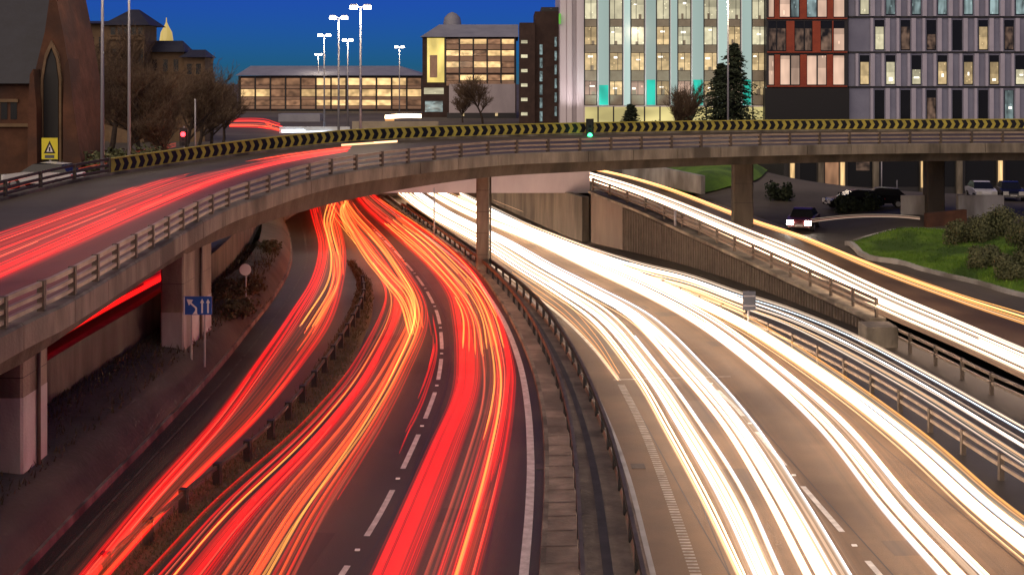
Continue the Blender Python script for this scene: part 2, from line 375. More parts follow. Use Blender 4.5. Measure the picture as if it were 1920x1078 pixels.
guard_rail('guard rail along the central reserve on the red light trail side', mA, (.52,), .60, 2.0, M['steel_dark'], M['black'], .2, .05)
guard_rail('guard rail along the central reserve on the white light trail side', mB, (.52,), .60, 2.0, M['steel_dark'], M['black'], .2, .05)
gV = ext(pix([(245, 1050), (310, 995), (365, 945), (420, 903), (497, 838), (562, 765), (622, 682), (664, 612), (682, 568), (680, 540)], .1), 6)
guard_rail('dark guard rail on the soil verge beside the slip road', gV, (.55,), .66, 2.3, M['steel_dark'], M['black'], .1, .035, post_w=.1)
gR = ext(pix([(2060, 1045), (1920, 950), (1815, 880), (1700, 800), (1600, 735), (1500, 678), (1400, 628), (1300, 585), (1225, 552)], 0), 4)
guard_rail('brown two rail guard rail between the white carriageway and the link road', [p + Vector((.5, 0, 0)) for p in gR], (.40, .68), .76, 2.4, M['steel'], M['steel_dark'], .1, .04, post_w=.07)
gW = pix([(1662, 640), (1760, 688), (1850, 735), (1920, 768), (2080, 845)], 0)
guard_rail('dark guard rail at the foot of the ramp past the end of the ribbed wall', gW, (.42, .72), .8, 2.4, M['steel'], M['steel_dark'], .1, .04)

# ------------------------------------------------------------------ ramp and ribbed retaining wall on the right
rampL = pix([(1104, 347, 3.3), (1180, 378, 2.6), (1265, 412, 1.95), (1400, 478, 1.2), (1500, 522, .85), (1650, 590, .5), (1800, 655, .25), (1920, 712, .12), (2200, 850, .05)])
rampR = pix([(1125, 316, 3.6), (1180, 333, 2.9), (1265, 356, 2.2), (1400, 400, 1.4), (1500, 435, 1.05), (1650, 490, .65), (1800, 548, .35), (1920, 598, .2), (2200, 720, .08)])
ramp = struct(loft('ramp', [rampL, rampR], M['asphalt_lit'], n=60))
wtop = pix([(1104, 362, 3.42), (1180, 400, 2.65), (1265, 437, 1.95), (1390, 495, 1.25), (1500, 545, .85), (1640, 610, .5)])
wb = resample([p for p in cr([P(1108, 455), P(1260, 490), P(1390, 530), P(1500, 570), P(1640, 625)])], 60); wt = resample(wtop, 60)
rw = empty('retaining_wall', 'dark ribbed retaining wall holding up the ramp beside the link road', 'wall')
tops = [Vector((b.x, b.y, t.z)) for b, t in zip(wb, wt)]
m = MB()
m.add([q for a, b, n in zip(wb, tops, normals(wb)) for q in (a + Vector((0, 0, -.3)), b, b + n * .5, a + n * .5 + Vector((0, 0, -.3)))],
      [(4 * i + k, 4 * i + (k + 1) % 4, 4 * i + 4 + (k + 1) % 4, 4 * i + 4 + k) for i in range(59) for k in range(4)] + [(0, 1, 2, 3), (239, 238, 237, 236)])
m.obj('wall', M['rib'], rw)
ribs = resample(wb, 110); ribt = resample(tops, 110); m = MB()
for i in range(14, 108):
    a = ribs[i]; t = ribt[i].z
    if t > .4:
        n_ = (ribs[i] - ribs[i - 1]).normalized(); nl = Vector((-n_.y, n_.x, 0))
        if nl.y > 0: nl = -nl
        m.box((a.x - .06 + nl.x * .08, a.y - .14 + nl.y * .08, .02), (a.x + .06 + nl.x * .08, a.y + .05 + nl.y * .08, t - .12))
struct(m.obj('rib', M['steel_dark'], rw), 'stuff')
m = MB(); m.sweep(tops, [(-.22, 0), (.55, 0), (.55, .16), (-.22, .16)]); m.obj('coping', M['concrete'], rw)
wp = [p + Vector((.15, .25, .16)) for p in tops]
guard_rail('brown steel parapet on top of the ribbed retaining wall', wp, (.3, .55, .8), .85, 2.2, M['steel_dark'], M['steel_dark'], .14, .03)
c = P(1650, 650); blk = tag(box('end_block', (c.x - .6, c.y - .2, -.1), (c.x + .7, c.y + 1.2, .85), M['concrete'], None), 'pale concrete block closing the near end of the ribbed wall', 'concrete block')
# terrain right of the ramp
ctrl = [(p.x + .2, p.y, p.z) for p in rampR[::4]]
ctrl += [tuple(P(x, y, z)) for x, y, z in ((1590, 450, 1.5), (1700, 430, 2.0), (1920, 558, .55), (1800, 522, .75), (1690, 490, 1.0), (1920, 430, 2.3), (1390, 410, 2.15), (1755, 400, 2.1), (1250, 352, 3.0), (1460, 430, 1.9),
        (1320, 330, 3.4), (1320, 305, 3.9), (1700, 372, -.9), (1900, 372, -1.2), (1500, 375, -.2), (2100, 480, 1.8), (2300, 620, .6))]
ctrl += [(25, 150, -1.9), (45, 150, -1.9), (70, 150, -1.9), (70, 100, 1.0), (60, 60, .8), (8, 150, 4.4), (14, 130, 3.9), (10, 112, 3.8), (20, 190, 3), (60, 190, -2)]
def zR(x, y):
    s = w = 0
    for a, b, c in ctrl:
        d = ((x - a) ** 2 + (y - b) ** 2 + 3.0) ** 1.6
        s += c / d; w += 1 / d
    return s / w
eX = sorted([(p.y, p.x) for p in rampR])
def edgeX(y):
    if y <= eX[0][0]: return eX[0][1]
    if y >= eX[-1][0]: return eX[-1][1]
    for i in range(len(eX) - 1):
        if eX[i + 1][0] >= y: return eX[i][1] + (eX[i + 1][1] - eX[i][1]) * (y - eX[i][0]) / (eX[i + 1][0] - eX[i][0])
rows = [45 + i * .8 for i in range(200)]; v = []; nc = 90
for y in rows:
    x0 = edgeX(y) - (1.6 if y < 90 else 0)
    for k in range(nc):
        x = x0 + 75 * (k / (nc - 1)) ** 1.3
        v.append((x, y, zR(x, y) - (.16 if x < edgeX(y) + .1 else .02)))
fc = [(i * nc + k, i * nc + k + 1, (i + 1) * nc + k + 1, (i + 1) * nc + k) for i in range(199) for k in range(nc - 1)]
struct(mesh('street_ground', v, fc, M['city'], None, True))
def drape(name, outline, mt, dz, dome=0, kerb=None):
    pts = [Vector((p.x, p.y, 0)) for p in outline]; c = sum(pts, Vector()) / len(pts); k = 10; v = []; f = []; n = len(pts)
    for r in range(k + 1):
        t = r / k
        for p in pts:
            q = p.lerp(c, t); v.append(Vector((q.x, q.y, zR(q.x, q.y) + dz + dome * (1 - (1 - t) ** 2))))
    f = [(r * n + i, r * n + (i + 1) % n, (r + 1) * n + (i + 1) % n, (r + 1) * n + i) for r in range(k) for i in range(n)]
    o = struct(mesh(name, v, f, mt, None, True))
    if kerb:
        ring = [Vector((p.x, p.y, zR(p.x, p.y))) for p in pts]; m = MB(); m.sweep(ring + [ring[0]], [(-.14, -.1), (.14, -.1), (.14, .18), (-.14, .18)]); m.obj('kerb', kerb, o)
    return o
gr = cr([P(*p) for p in ((1588, 447, 1.5), (1620, 432, 1.8), (1700, 427, 2.0), (1800, 425, 2.15), (1950, 430, 2.25), (2150, 470, 1.8), (2150, 615, .6), (1920, 552, .6), (1800, 518, .8), (1690, 487, 1.05), (1620, 465, 1.35), (1588, 447, 1.5))], 1)[:-1]
drape('roundabout_grass', gr, M['grass'], .14, .45, M['concrete_pale'])
gb = cr([P(*p) for p in ((1235, 330, 3.5), (1300, 337, 3.3), (1400, 335, 3.2), (1440, 320, 3.2), (1400, 303, 3.8), (1260, 303, 4.0), (1235, 330, 3.5))], 1)[:-1]
drape('grass_bank', gb, M['grass'], .15, .8)

# ------------------------------------------------------------------ left bank and lower road
sb = [p for p in slipL]
def shift(c, x, z): return [Vector((p.x + x, p.y, z)) for p in c]
struct(loft('bank', [shift(sb, 0, .02), shift(sb, -.22, .45), shift(sb, -.6, .92), [Vector((min(p.x - 1.3, -12.5), p.y, 1.15)) for p in sb], [Vector((min(p.x - 2, -14.3), p.y, 1.35)) for p in sb]], M['bank'], n=80))
m = MB(); m.sweep(slipL, [(-.02, -.35), (.14, -.35), (.14, -.1), (0, -.1)]); struct(m.obj('kerb', M['concrete'], None))
low = cr([Vector((-14.3, 18, 2.2)), Vector((-14.3, 40, 2.3)), Vector((-14.2, 56, 2.4)), Vector((-15.5, 75, 2.5)), Vector((-18, 95, 2.6))])
struct(loft('lower_road', [low, [p + Vector((-7, 0, 0)) for p in low]], M['asphalt'], n=50))
m = MB(); m.sweep(low, [(-.15, -1.6), (.15, -1.6), (.15, .35), (-.15, .35)])
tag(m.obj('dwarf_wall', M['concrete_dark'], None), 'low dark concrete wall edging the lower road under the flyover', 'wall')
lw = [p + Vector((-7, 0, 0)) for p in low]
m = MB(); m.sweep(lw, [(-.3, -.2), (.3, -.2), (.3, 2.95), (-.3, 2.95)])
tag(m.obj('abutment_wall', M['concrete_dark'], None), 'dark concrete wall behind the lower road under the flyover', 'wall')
# city plateau beyond the flyover
def zL(y): return 5.35 if y < 60 else 5.35 - min(1, (y - 60) / 60) * .75
v = []; ys = [10 + i * 6 for i in range(16)] + [110, 130, 170, 230, 300, 420, 700, 1500]
for y in ys:
    v += [(-400, y, zL(y)), (-60, y, zL(y)), (-21.2 if y < 98 else 6.5, y, zL(y))]
struct(mesh('city_plateau', v, [(3 * i + k, 3 * i + k + 1, 3 * i + 4 + k, 3 * i + 3 + k) for i in range(len(ys) - 1) for k in range(2)], M['city']))

# ------------------------------------------------------------------ flyover
Epx = [(0, 624, 5.55), (122, 565, 5.65), (272, 476, 5.8), (386, 409, 6.05), (475, 372, 6.3), (645, 323, 6.8), (900, 292, 7.1), (1100, 283, 7.15), (1500, 272, 7.2), (1920, 268, 7.2)]
Ec = [P(*p) for p in Epx]; Ec = [Ec[0] + Vector((0, -14, -.25))] + Ec + [Vector((62, 86.5, 7.2))]
Ecur = cr(Ec, 1.0)
sup = [(18, 0), (55.2, -.1), (58, -.05), (63.6, .08), (72.2, .5), (76, .58), (120, .6)]
def supel(y):
    for (a, s), (b, t) in zip(sup, sup[1:]):
        if a <= y <= b: return s + (t - s) * (y - a) / (b - a)
    return sup[-1][1] if y > 100 else 0
WD = 12.0
fly = empty('flyover', 'curved concrete flyover with yellow chevron barrier sweeping across the motorway', 'flyover')
nE = len(Ecur)
NE = normals(Ecur)
deckN = [p + n * .25 + Vector((0, 0, -.25)) for p, n in zip(Ecur, NE)]
deckF = [p + n * WD + Vector((0, 0, -.25 + supel(p.y))) for p, n in zip(Ecur, NE)]
deck = loft('deck', [deckN, deckF], M['asphalt_deck'], fly, n=nE)
# girder under the deck
def lat(i, w, dz):
    t = w / WD; return Ecur[i] + NE[i] * w + Vector((0, 0, -.25 + supel(Ecur[i].y) * t + dz))
prof = [(.3, -.36), (.75, -.42), (.95, -1), (10.9, -1), (11.15, -.42), (11.7, -.36)]
def gdep(y):
    t = [(0, 1.22), (50, 1.22), (62, 1.38), (73, 1.12), (80, .98), (200, .98)]
    for (a, p), (b, q) in zip(t, t[1:]):
        if a <= y <= b: return p + (q - p) * (y - a) / (b - a)
    return .98
v = [lat(i, w, dz if dz > -.9 else -gdep(Ecur[i].y)) for i in range(nE) for w, dz in prof]; k = len(prof)
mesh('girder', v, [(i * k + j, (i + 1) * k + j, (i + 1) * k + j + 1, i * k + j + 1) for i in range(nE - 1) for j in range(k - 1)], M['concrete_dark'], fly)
# fascia panels
i = 0
while i < nE - 1:
    j = min(i + 3, nE - 1); seg = [Ecur[a] for a in range(i, j + 1)]
    d0 = (seg[1] - seg[0]).normalized(); seg[0] = seg[0] + d0 * .02; seg[-1] = seg[-1] - d0 * .02
    m = MB(); m.sweep(seg, [(-.12, -.62), (.3, -.62), (.3, 0), (-.06, 0), (-.12, -.06)]); m.obj('fascia_panel', M['concrete'], fly)
    i = j
m = MB(); m.sweep([p + Vector((0, 0, .0)) for p in deckF], [(-.3, -.4), (.1, -.4), (.1, .12), (-.3, .12)]); m.obj('far_edge_beam', M['concrete'], fly)
# near parapet rails and posts
near = [p + n * .1 for p, n in zip(Ecur, NE)]
pr = None
for z, rh in ((.16, .10), (.40, .10), (.66, .12)):
    m = MB(); m.sweep(near, [(-.05, z - rh / 2), (.05, z - rh / 2), (.05, z + rh / 2), (-.05, z + rh / 2)])
    o = m.obj('parapet_rail', M['steel'], fly); pr = pr or o
rs = resample(near, 62); nn = normals(rs); proto = None
m = MB(); m.box((-.09, -.07, -.05), (.09, .07, .74))
for p, q in zip(rs, nn):
    a = math.atan2(q.y, q.x)
    if proto is None: proto = m.obj('post', M['steel_dark'], pr); proto.location = p; proto.rotation_euler = (0, 0, a)
    else: inst('post', proto, pr, p, a)
# far side: chevron barrier, then plain parapet towards the left
iC = min(range(nE), key=lambda i: (960 + F * deckF[i].x / deckF[i].y - 200) ** 2)
far = [p + n * -.12 for p, n in zip(deckF, NE)]
ch = far[iC:]
m = MB(); m.sweep(ch, [(-.03, .12), (.03, .12), (.03, .76), (-.03, .76)]); board = m.obj('chevron_board', M['yellow'], fly)
m = MB(); m.sweep(ch, [(-.06, .76), (.06, .76), (.06, .83), (-.06, .83)]); m.obj('top_rail', M['yellow'], board)
m = MB(); m.sweep(ch, [(-.06, .05), (.06, .05), (.06, .12), (-.06, .12)]); m.obj('bottom_rail', M['yellow'], board)
L = sum((ch[i + 1] - ch[i]).length for i in range(len(ch) - 1)); nch = int(L / .60)
cs = resample(ch, nch); proto = None; nnc = normals(cs)
for p, q in zip(cs[1:-1], nnc[1:-1]):
    # chevron pointing along the road to the right, standing 2 cm proud of the board
    a = math.atan2(-q.x, q.y)
    if proto is None:
        pts = [(-.27, .0), (.06, .0), (.24, .30), (.06, .60), (-.27, .60), (-.09, .30)]
        vv = [(x, -.05, z + .16) for x, z in pts] + [(x, -.03, z + .16) for x, z in pts]
        proto = mesh('chevron', vv, [(0, 1, 2, 5), (5, 2, 3, 4)] + [(k, 6 + k, 6 + (k + 1) % 6, (k + 1) % 6) for k in range(6)], M['black'], board); proto.location = p; proto.rotation_euler = (0, 0, a)
    else: inst('chevron', proto, board, p, a)
farp = far[:iC + 1]; fr = None
for z in (.25, .5, .8):
    m = MB(); m.sweep(farp, [(-.05, z - .06), (.05, z - .06), (.05, z + .06), (-.05, z + .06)]); o = m.obj('far_rail', M['steel_dark'], fly); fr = fr or o
rs = resample(farp, max(2, int(len(farp) / 2.3)))
m = MB(); m.box((-.07, -.07, 0), (.07, .07, .86)); pp = m.obj('far_post', M['steel_dark'], fr); pp.location = rs[0]
for p in rs[1:]: inst('far_post', pp, fr, p)
# piers
def pier(x0, x1, base, d, mt, paint_h=0, dp=None):
    a = PD(x0, base, d); b = PD(x1, base, d); z0 = a.z - .6
    i = min(range(nE), key=lambda k: (deckN[k].lerp(deckF[k], .5) - Vector(((a.x + b.x) / 2, d, 6))).length)
    zt = lat(i, 6, -.8).z
    m = MB(); w = b.x - a.x; dp = dp or max(1.0, w * .8); cx = .06
    pf = [(a.x + cx, d), (b.x - cx, d), (b.x, d + cx), (b.x, d + dp), (a.x, d + dp), (a.x, d + cx)]
    m.add([(x, y, z0) for x, y in pf] + [(x, y, zt) for x, y in pf], [(k, (k + 1) % 6, 6 + (k + 1) % 6, 6 + k) for k in range(6)] + [(5, 4, 3, 2, 1, 0), (6, 7, 8, 9, 10, 11)])
    o = m.obj('pier', mt, fly)
    zj = z0 + 1.6
    while zj < zt - .5:
        m = MB(); m.add([(x + (-.003 if x < (a.x + b.x) / 2 else .003), y - (.003 if y < d + .5 else 0), z) for z in (zj, zj + .02) for x, y in pf], [(k, (k + 1) % 6, 6 + (k + 1) % 6, 6 + k) for k in range(6)]); m.obj('joint', M['black'], o); zj += 1.25
    m = MB(); m.tube([(b.x + .07, d + dp * .55, z0), (b.x + .07, d + dp * .55, (z0 + zt) / 2), (b.x + .07, d + dp * .55, zt)], .055, 8); m.obj('drain_pipe', M['steel_dark'], o, True)
    if paint_h:
        m = MB(); m.add([(x + (-.006 if x < (a.x + b.x) / 2 else .006), y - (.006 if y < d + .5 else 0), z) for z in (a.z - .3, a.z + paint_h) for x, y in pf], [(k, (k + 1) % 6, 6 + (k + 1) % 6, 6 + k) for k in range(6)])
        m.obj('painted_base', M['concrete_pale'], o)
    return o
pier(-90, 42, 875, 34, M['concrete'], 1.75, 1.8)
pier(301, 344, 646, 50, M['concrete'], 1.2, 4.6)
pier(893, 917, 510, 77.8, M['concrete'])
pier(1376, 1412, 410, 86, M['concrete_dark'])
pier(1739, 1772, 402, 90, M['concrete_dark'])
# street bridge behind
br = empty('street_bridge', 'lilac grey street bridge crossing the motorway behind the flyover', 'bridge')
zb0 = PD(960, 362, 96).z; zb1 = 4.9
a = PD(490, 362, 96).x; b = PD(1106, 362, 96).x
box('fascia', (a, 96, zb0), (b, 96.5, zb1), M['lilac'], br)
box('deck', (a, 96.5, zb0 + .1), (b, 112, zb1 - .02), M['concrete_dark'], br)
box('abutment', (b, 92.5, -.2), (b + 1.2, 112, 3.4), M['concrete_dark'], br)
wq = [p for p in wallB if 92 < p.y < 128]
m = MB(); m.sweep(wq, [(0, -.2), (.5, -.2), (.5, zb0 + .05), (0, zb0 + .05)]); m.obj('side_wall', M['concrete_dark'], br)
box('back_wall', (a - 12, 128, -.4), (b + 6, 129, 5), M['rib'], br)
box('abutment', (a - 10, 96.2, -.2), (a, 112, zb1 - .05), M['concrete_dark'], br)

# ------------------------------------------------------------------ lines of moving vehicle lamps
TM = dict(
    red=trail_mat('tail_red', (1, .009, .007), 1.05, .2), deep=trail_mat('tail_deep_red', (1, .001, .003), .85, .1, False, 6),
    orange=trail_mat('tail_orange', (1, .085, .015), 1.5, .3), amber=trail_mat('tail_amber', (1, .36, .06), 1.7, .4),
    pink=trail_mat('tail_pink', (1, .12, .06), 1.0, .25),
    redsheer=trail_mat('tail_red_sheer', (1, .005, .006), .28, .0, True, 9), orsheer=trail_mat('tail_orange_sheer', (1, .085, .02), .34, .0, True, 7),
    tanfill=trail_mat('tan_road_fill', (1, .45, .26), .025, .1, True, 4), rosesheer=trail_mat('tail_rose_sheer', (1, .07, .055), .22, .05, True, 6),  # tan ribbon added to imitate headlamp light on the road between trails
    white=trail_mat('head_white', (1, .67, .42), 5.0, .35), cool=trail_mat('head_cool', (.72, .84, .95), 2.2, .4),
    warm=trail_mat('head_warm', (1, .58, .28), 1.6, .3), gold=trail_mat('head_gold', (1, .44, .11), 1.3, .3),
    whsheer=trail_mat('head_white_sheer', (1, .76, .54), .5, .0, True, 5), wmsheer=trail_mat('head_warm_sheer', (1, .46, .20), .13, .0, True, 5),
    thin=trail_mat('head_thin', (1, .78, .6), 1.3, .3), dim=trail_mat('tail_dim', (1, .10, .06), .35, .2), wdim=trail_mat('head_dim', (1, .72, .5), .45, .2),
)
def streak(parent, path, rx, rz, mt, name='streak'):
    """one arched band of light along the path with a soft taper at both ends"""
    U = (-1, -.55, 0, .55, 1) if rx > .12 else (-1, 0, 1); n = len(U); m = len(path); N_ = normals(path); v = []; uv = []; s = 0; rx *= 1.35
    for i, p in enumerate(path):
        if i: s += (path[i] - path[i - 1]).length
        k = min(1, .15 + min(i, m - 1 - i) * .5)
        for u in U:
            v.append(p + N_[i] * u * rx * k + Vector((0, 0, (1 - u * u) * rz * 1.5))); uv.append((u, s))
    f = [(i * n + a, i * n + a + 1, (i + 1) * n + a + 1, (i + 1) * n + a) for i in range(m - 1) for a in range(n - 1)]
    return mesh(name, v, f, mt, parent, True, uv)
def bundle(label, Lp, Rp, z, spec, dz=.25, near=10, seed=1, group=None):
    """spec: list of (count, material, rx range, rz, full share, t range)"""
    rnd = random.Random(seed)
    A = pix(Lp, z, .8); B = pix(Rp, z, .8)
    if near: A = ext(A, near); B = ext(B, near)
    n = int(max(20, min(90, max(len(A), len(B))))); A = resample(A, n); B = resample(B, n)
    root = empty('light_trail', label, 'light trail', A[0].lerp(B[0], .5), group); o = root.location.copy()
    for cnt, mn, (r0, r1), rz, full, (t0, t1) in spec:
        for k in range(cnt):
            t = t0 + (t1 - t0) * ((k + rnd.random()) / cnt)
            i0, i1 = 0, n - 1
            if rnd.random() > full:
                c = rnd.randint(0, n - 1); l = rnd.randint(int(n * .18), int(n * .6)); i0 = max(0, c - l // 2); i1 = min(n - 1, c + l // 2)
                if i1 - i0 < 5: i0 = max(0, i1 - 8)
            h = rnd.uniform(-dz, dz); wob = rnd.uniform(-.05, .05); ph = rnd.uniform(0, 6)
            pth = [A[i].lerp(B[i], min(1, max(0, t + wob * math.sin(ph + i * .1)))) + Vector((0, 0, h)) - o for i in range(i0, i1 + 1)]
            streak(root, pth, rnd.uniform(r0, r1), rz, TM[mn])
    return root
# left slip road
bundle('red tail light trail on the slip road left of the soil verge',
    [(160, 1078), (276, 935), (402, 790), (476, 685), (540, 590), (584, 520), (598, 460), (588, 415), (580, 385), (576, 362)],
    [(196, 1078), (355, 905), (488, 775), (566, 680), (620, 600), (642, 530), (648, 475), (640, 430), (628, 390), (622, 362)], .65,
    [(7, 'red', (.025, .05), .04, .75, (.0, .35)), (3, 'deep', (.05, .1), .05, .8, (.0, .38)), (4, 'pink', (.012, .03), .02, .25, (0, .4)), (4, 'orange', (.02, .05), .03, .4, (.68, 1)), (3, 'red', (.03, .06), .04, .6, (.62, 1)), (3, 'deep', (.03, .06), .04, .6, (.85, 1.05)),
     (3, 'dim', (.015, .03), .02, .4, (.4, .62)), (2, 'tanfill', (.6, .8), .04, 1, (.3, .7)), (1, 'redsheer', (.25, .3), .05, 1, (.12, .2)), (1, 'orsheer', (.25, .3), .05, .7, (.78, .85))], seed=3)
# amber knot under the flyover where the streams part
bundle('amber light trail leaving the flyover shadow towards the slip road',
    [(560, 620), (610, 540), (618, 490), (612, 450), (606, 420), (612, 392), (622, 370), (626, 358)], [(600, 620), (640, 540), (642, 490), (630, 450), (624, 420), (628, 400), (636, 375), (638, 358)], .7,
    [(7, 'amber', (.015, .04), .04, .8, (0, 1)), (5, 'orange', (.03, .06), .05, .8, (0, 1))], near=0, seed=5)
bundle('amber light trail bending from under the flyover into the left red lane',
    [(760, 620), (742, 560), (712, 520), (680, 480), (650, 430), (636, 395), (640, 378)], [(800, 620), (782, 560), (745, 520), (706, 475), (672, 425), (655, 395), (655, 378)], .7,
    [(6, 'amber', (.015, .04), .04, .8, (0, .7)), (5, 'orange', (.03, .06), .05, .8, (0, 1)), (1, 'orsheer', (.3, .35), .05, 1, (.5, .6))], near=0, seed=6)
# left lane of the red carriageway
bundle('wide red and orange tail light trail in the left lane of the motorway',
    [(285, 1078), (400, 955), (525, 845), (595, 775), (660, 695), (712, 600), (722, 550), (700, 505), (664, 455), (625, 405), (610, 380), (604, 360)],
    [(550, 1078), (612, 955), (680, 845), (722, 775), (765, 690), (800, 605), (795, 555), (765, 505), (728, 455), (680, 405), (660, 378), (648, 360)], .65,
    [(3, 'red', (.03, .06), .04, .7, (0, .12)), (3, 'amber', (.015, .04), .03, .3, (.08, .2)), (2, 'pink', (.015, .03), .03, .4, (.1, .22)), (3, 'deep', (.06, .12), .05, .7, (.22, .4)), (3, 'red', (.03, .07), .04, .45, (.2, .42)), (2, 'pink', (.015, .03), .02, .2, (.25, .42)),
     (3, 'dim', (.015, .03), .02, .5, (.42, .58)), (3, 'tanfill', (.8, 1.1), .04, 1, (.2, .9)), (4, 'orange', (.03, .07), .04, .6, (.6, .75)), (3, 'amber', (.02, .04), .03, .5, (.68, .82)), (3, 'orange', (.03, .07), .04, .5, (.82, .95)), (2, 'red', (.03, .07), .04, .5, (.6, .95)), (4, 'deep', (.02, .05), .03, .35, (.9, 1.08)),
     (1, 'redsheer', (.25, .3), .05, 1, (.28, .34)), (1, 'orsheer', (.22, .28), .05, 1, (.68, .72)), (1, 'orsheer', (.2, .25), .05, .8, (.88, .92)), (3, 'dim', (.015, .025), .03, .3, (1.0, 1.15))], seed=11)
# thin lines beside the dashes
bundle('thin broken red light trail just left of the dashed lane line',
    [(745, 845), (785, 740), (808, 650), (800, 590)], [(765, 800), (800, 730), (822, 650), (815, 590)], .65, [(5, 'red', (.012, .03), .02, .5, (0, 1)), (3, 'deep', (.02, .03), .02, .3, (0, 1))], near=0, seed=2)
# right lane of the red carriageway
bundle('broad red tail light trail in the right lane beside the central reserve',
    [(705, 1078), (762, 950), (806, 850), (850, 750), (858, 680), (852, 600), (838, 550), (800, 500), (745, 450), (690, 400), (668, 375), (656, 358)],
    [(890, 1078), (925, 950), (948, 850), (962, 750), (962, 680), (940, 600), (915, 550), (880, 500), (822, 450), (748, 400), (712, 375), (694, 358)], .65,
    [(4, 'deep', (.12, .18), .05, .9, (.03, .34)), (3, 'red', (.04, .08), .05, .7, (.0, .36)), (4, 'pink', (.03, .05), .03, .5, (.40, .5)), (3, 'dim', (.02, .04), .03, .5, (.5, .66)), (3, 'tanfill', (.7, .9), .04, 1, (.3, .85)),
     (5, 'red', (.04, .08), .05, .7, (.70, 1)), (4, 'pink', (.012, .03), .03, .4, (.66, 1)), (2, 'deep', (.06, .1), .05, .7, (.8, 1)), (3, 'amber', (.02, .04), .03, 0, (.66, 1)), (2, 'redsheer', (.25, .3), .05, 1, (.1, .35)), (2, 'redsheer', (.2, .28), .05, 1, (.75, .95)),
     (2, 'orsheer', (.15, .25), .05, .3, (.4, .95))], seed=21)
bundle('amber light trail on the outside of the red bend near the slim pier',
    [(868, 660), (868, 600), (850, 560), (815, 515), (765, 465), (715, 420)], [(945, 660), (928, 600), (900, 550), (865, 510), (815, 460), (752, 412)], .7,
    [(8, 'amber', (.015, .035), .04, .7, (0, 1)), (5, 'orange', (.03, .07), .05, .7, (0, 1)), (2, 'orsheer', (.25, .3), .05, 1, (.3, .8))], near=0, seed=8)
# white carriageway
WS = lambda n: [(n + 1, 'white', (.018, .045), .05, .85, (0, 1)), (3, 'cool', (.02, .05), .04, .6, (0, 1)), (3, 'warm', (.02, .04), .03, .6, (-.06, 1.06)), (2, 'whsheer', (.2, .3), .05, 1, (.2, .8)), (2, 'wmsheer', (.45, .65), .04, 1, (.1, .9))]
bundle('white headlight trail nearest the central reserve',
    [(1390, 1078), (1318, 930), (1248, 800), (1190, 700), (1110, 600), (1035, 545), (965, 500), (890, 450), (800, 400), (745, 360)],
    [(1462, 1078), (1395, 930), (1312, 800), (1240, 700), (1155, 600), (1070, 545), (992, 500), (912, 450), (818, 400), (762, 360)], .65, WS(5), seed=31)
bundle('bluish white headlight trail just left of the dashed lane line',
    [(1495, 1078), (1422, 930), (1345, 800), (1265, 700), (1175, 600), (1085, 545), (1005, 500), (925, 450), (828, 400), (768, 360)],
    [(1600, 1078), (1515, 940), (1425, 805), (1335, 700), (1230, 600), (1130, 545), (1040, 500), (950, 450), (845, 400), (784, 360)], .65,
    [(5, 'white', (.02, .045), .05, .85, (0, .5)), (5, 'cool', (.025, .055), .05, .8, (.4, 1)), (2, 'warm', (.03, .05), .03, .6, (0, 1)), (2, 'whsheer', (.3, .4), .05, 1, (.15, .85)), (2, 'wmsheer', (.5, .7), .04, 1, (.1, .9))], seed=33)
bundle('white headlight trail just right of the dashed lane line',
    [(1750, 1078), (1640, 950), (1525, 800), (1410, 690), (1290, 600), (1190, 545), (1095, 500), (990, 450), (870, 400), (796, 360)],
    [(1845, 1078), (1718, 950), (1598, 810), (1470, 700), (1350, 610), (1240, 550), (1140, 505), (1020, 450), (890, 400), (810, 360)], .65, WS(5), seed=35)
bundle('blazing white headlight trail along the guard rail of the link road',
    [(1955, 1078), (1805, 950), (1655, 810), (1515, 700), (1372, 605), (1255, 548), (1160, 505), (1040, 452), (905, 400), (815, 360)],
    [(2050, 1078), (1885, 960), (1735, 830), (1570, 710), (1415, 612), (1290, 552), (1188, 508), (1065, 457), (925, 402), (830, 360)], .65, WS(6) + [(2, 'gold', (.05, .09), .04, .7, (.4, 1))], seed=37)
bundle('golden light trail hugging the kerb of the central reserve past the slim pier',
    [(1158, 706), (1108, 640), (1050, 585), (1000, 548), (955, 515)], [(1162, 706), (1120, 636), (1068, 575), (1014, 536), (965, 505)], .3,
    [(4, 'gold', (.012, .022), .02, .5, (0, 1)), (1, 'wmsheer', (.2, .25), .03, 1, (.5, .6))], near=0, seed=39)
# link road
bundle('thin white light trail on the link road below the ribbed wall',
    [(1920, 862), (1700, 722), (1500, 615), (1390, 572), (1290, 533), (1200, 510), (1100, 478), (1000, 438), (930, 405), (858, 364)],
    [(1920, 800), (1750, 706), (1600, 628), (1480, 580), (1390, 552), (1290, 518), (1200, 496), (1100, 464), (1000, 426), (940, 398), (866, 364)], .65,
    [(6, 'thin', (.02, .04), .03, .8, (0, 1)), (9, 'wdim', (.02, .05), .03, .6, (0, 1)), (2, 'cool', (.025, .04), .03, .8, (0, 1)), (1, 'warm', (.03, .05), .03, .9, (0, .3))], seed=41)
bundle('bright white light trail where the link road leaves the carriageway behind the slim pier',
    [(1400, 582), (1290, 536), (1200, 512), (1100, 482), (1000, 442), (930, 408), (858, 366)], [(1390, 560), (1290, 522), (1200, 500), (1100, 468), (1000, 430), (940, 400), (866, 364)], .62,
    [(5, 'warm', (.04, .08), .05, .9, (0, 1)), (3, 'white', (.03, .06), .04, .8, (0, 1)), (1, 'whsheer', (.3, .4), .04, 1, (.4, .6))], near=0, seed=43)
bundle('faint pale light trail climbing away under the street bridge',
    [(1086, 426), (1040, 412), (990, 397), (925, 372)], [(1086, 418), (1040, 402), (990, 385), (930, 366)], .6, [(4, 'wdim', (.02, .04), .03, .7, (0, 1))], near=0, seed=45)
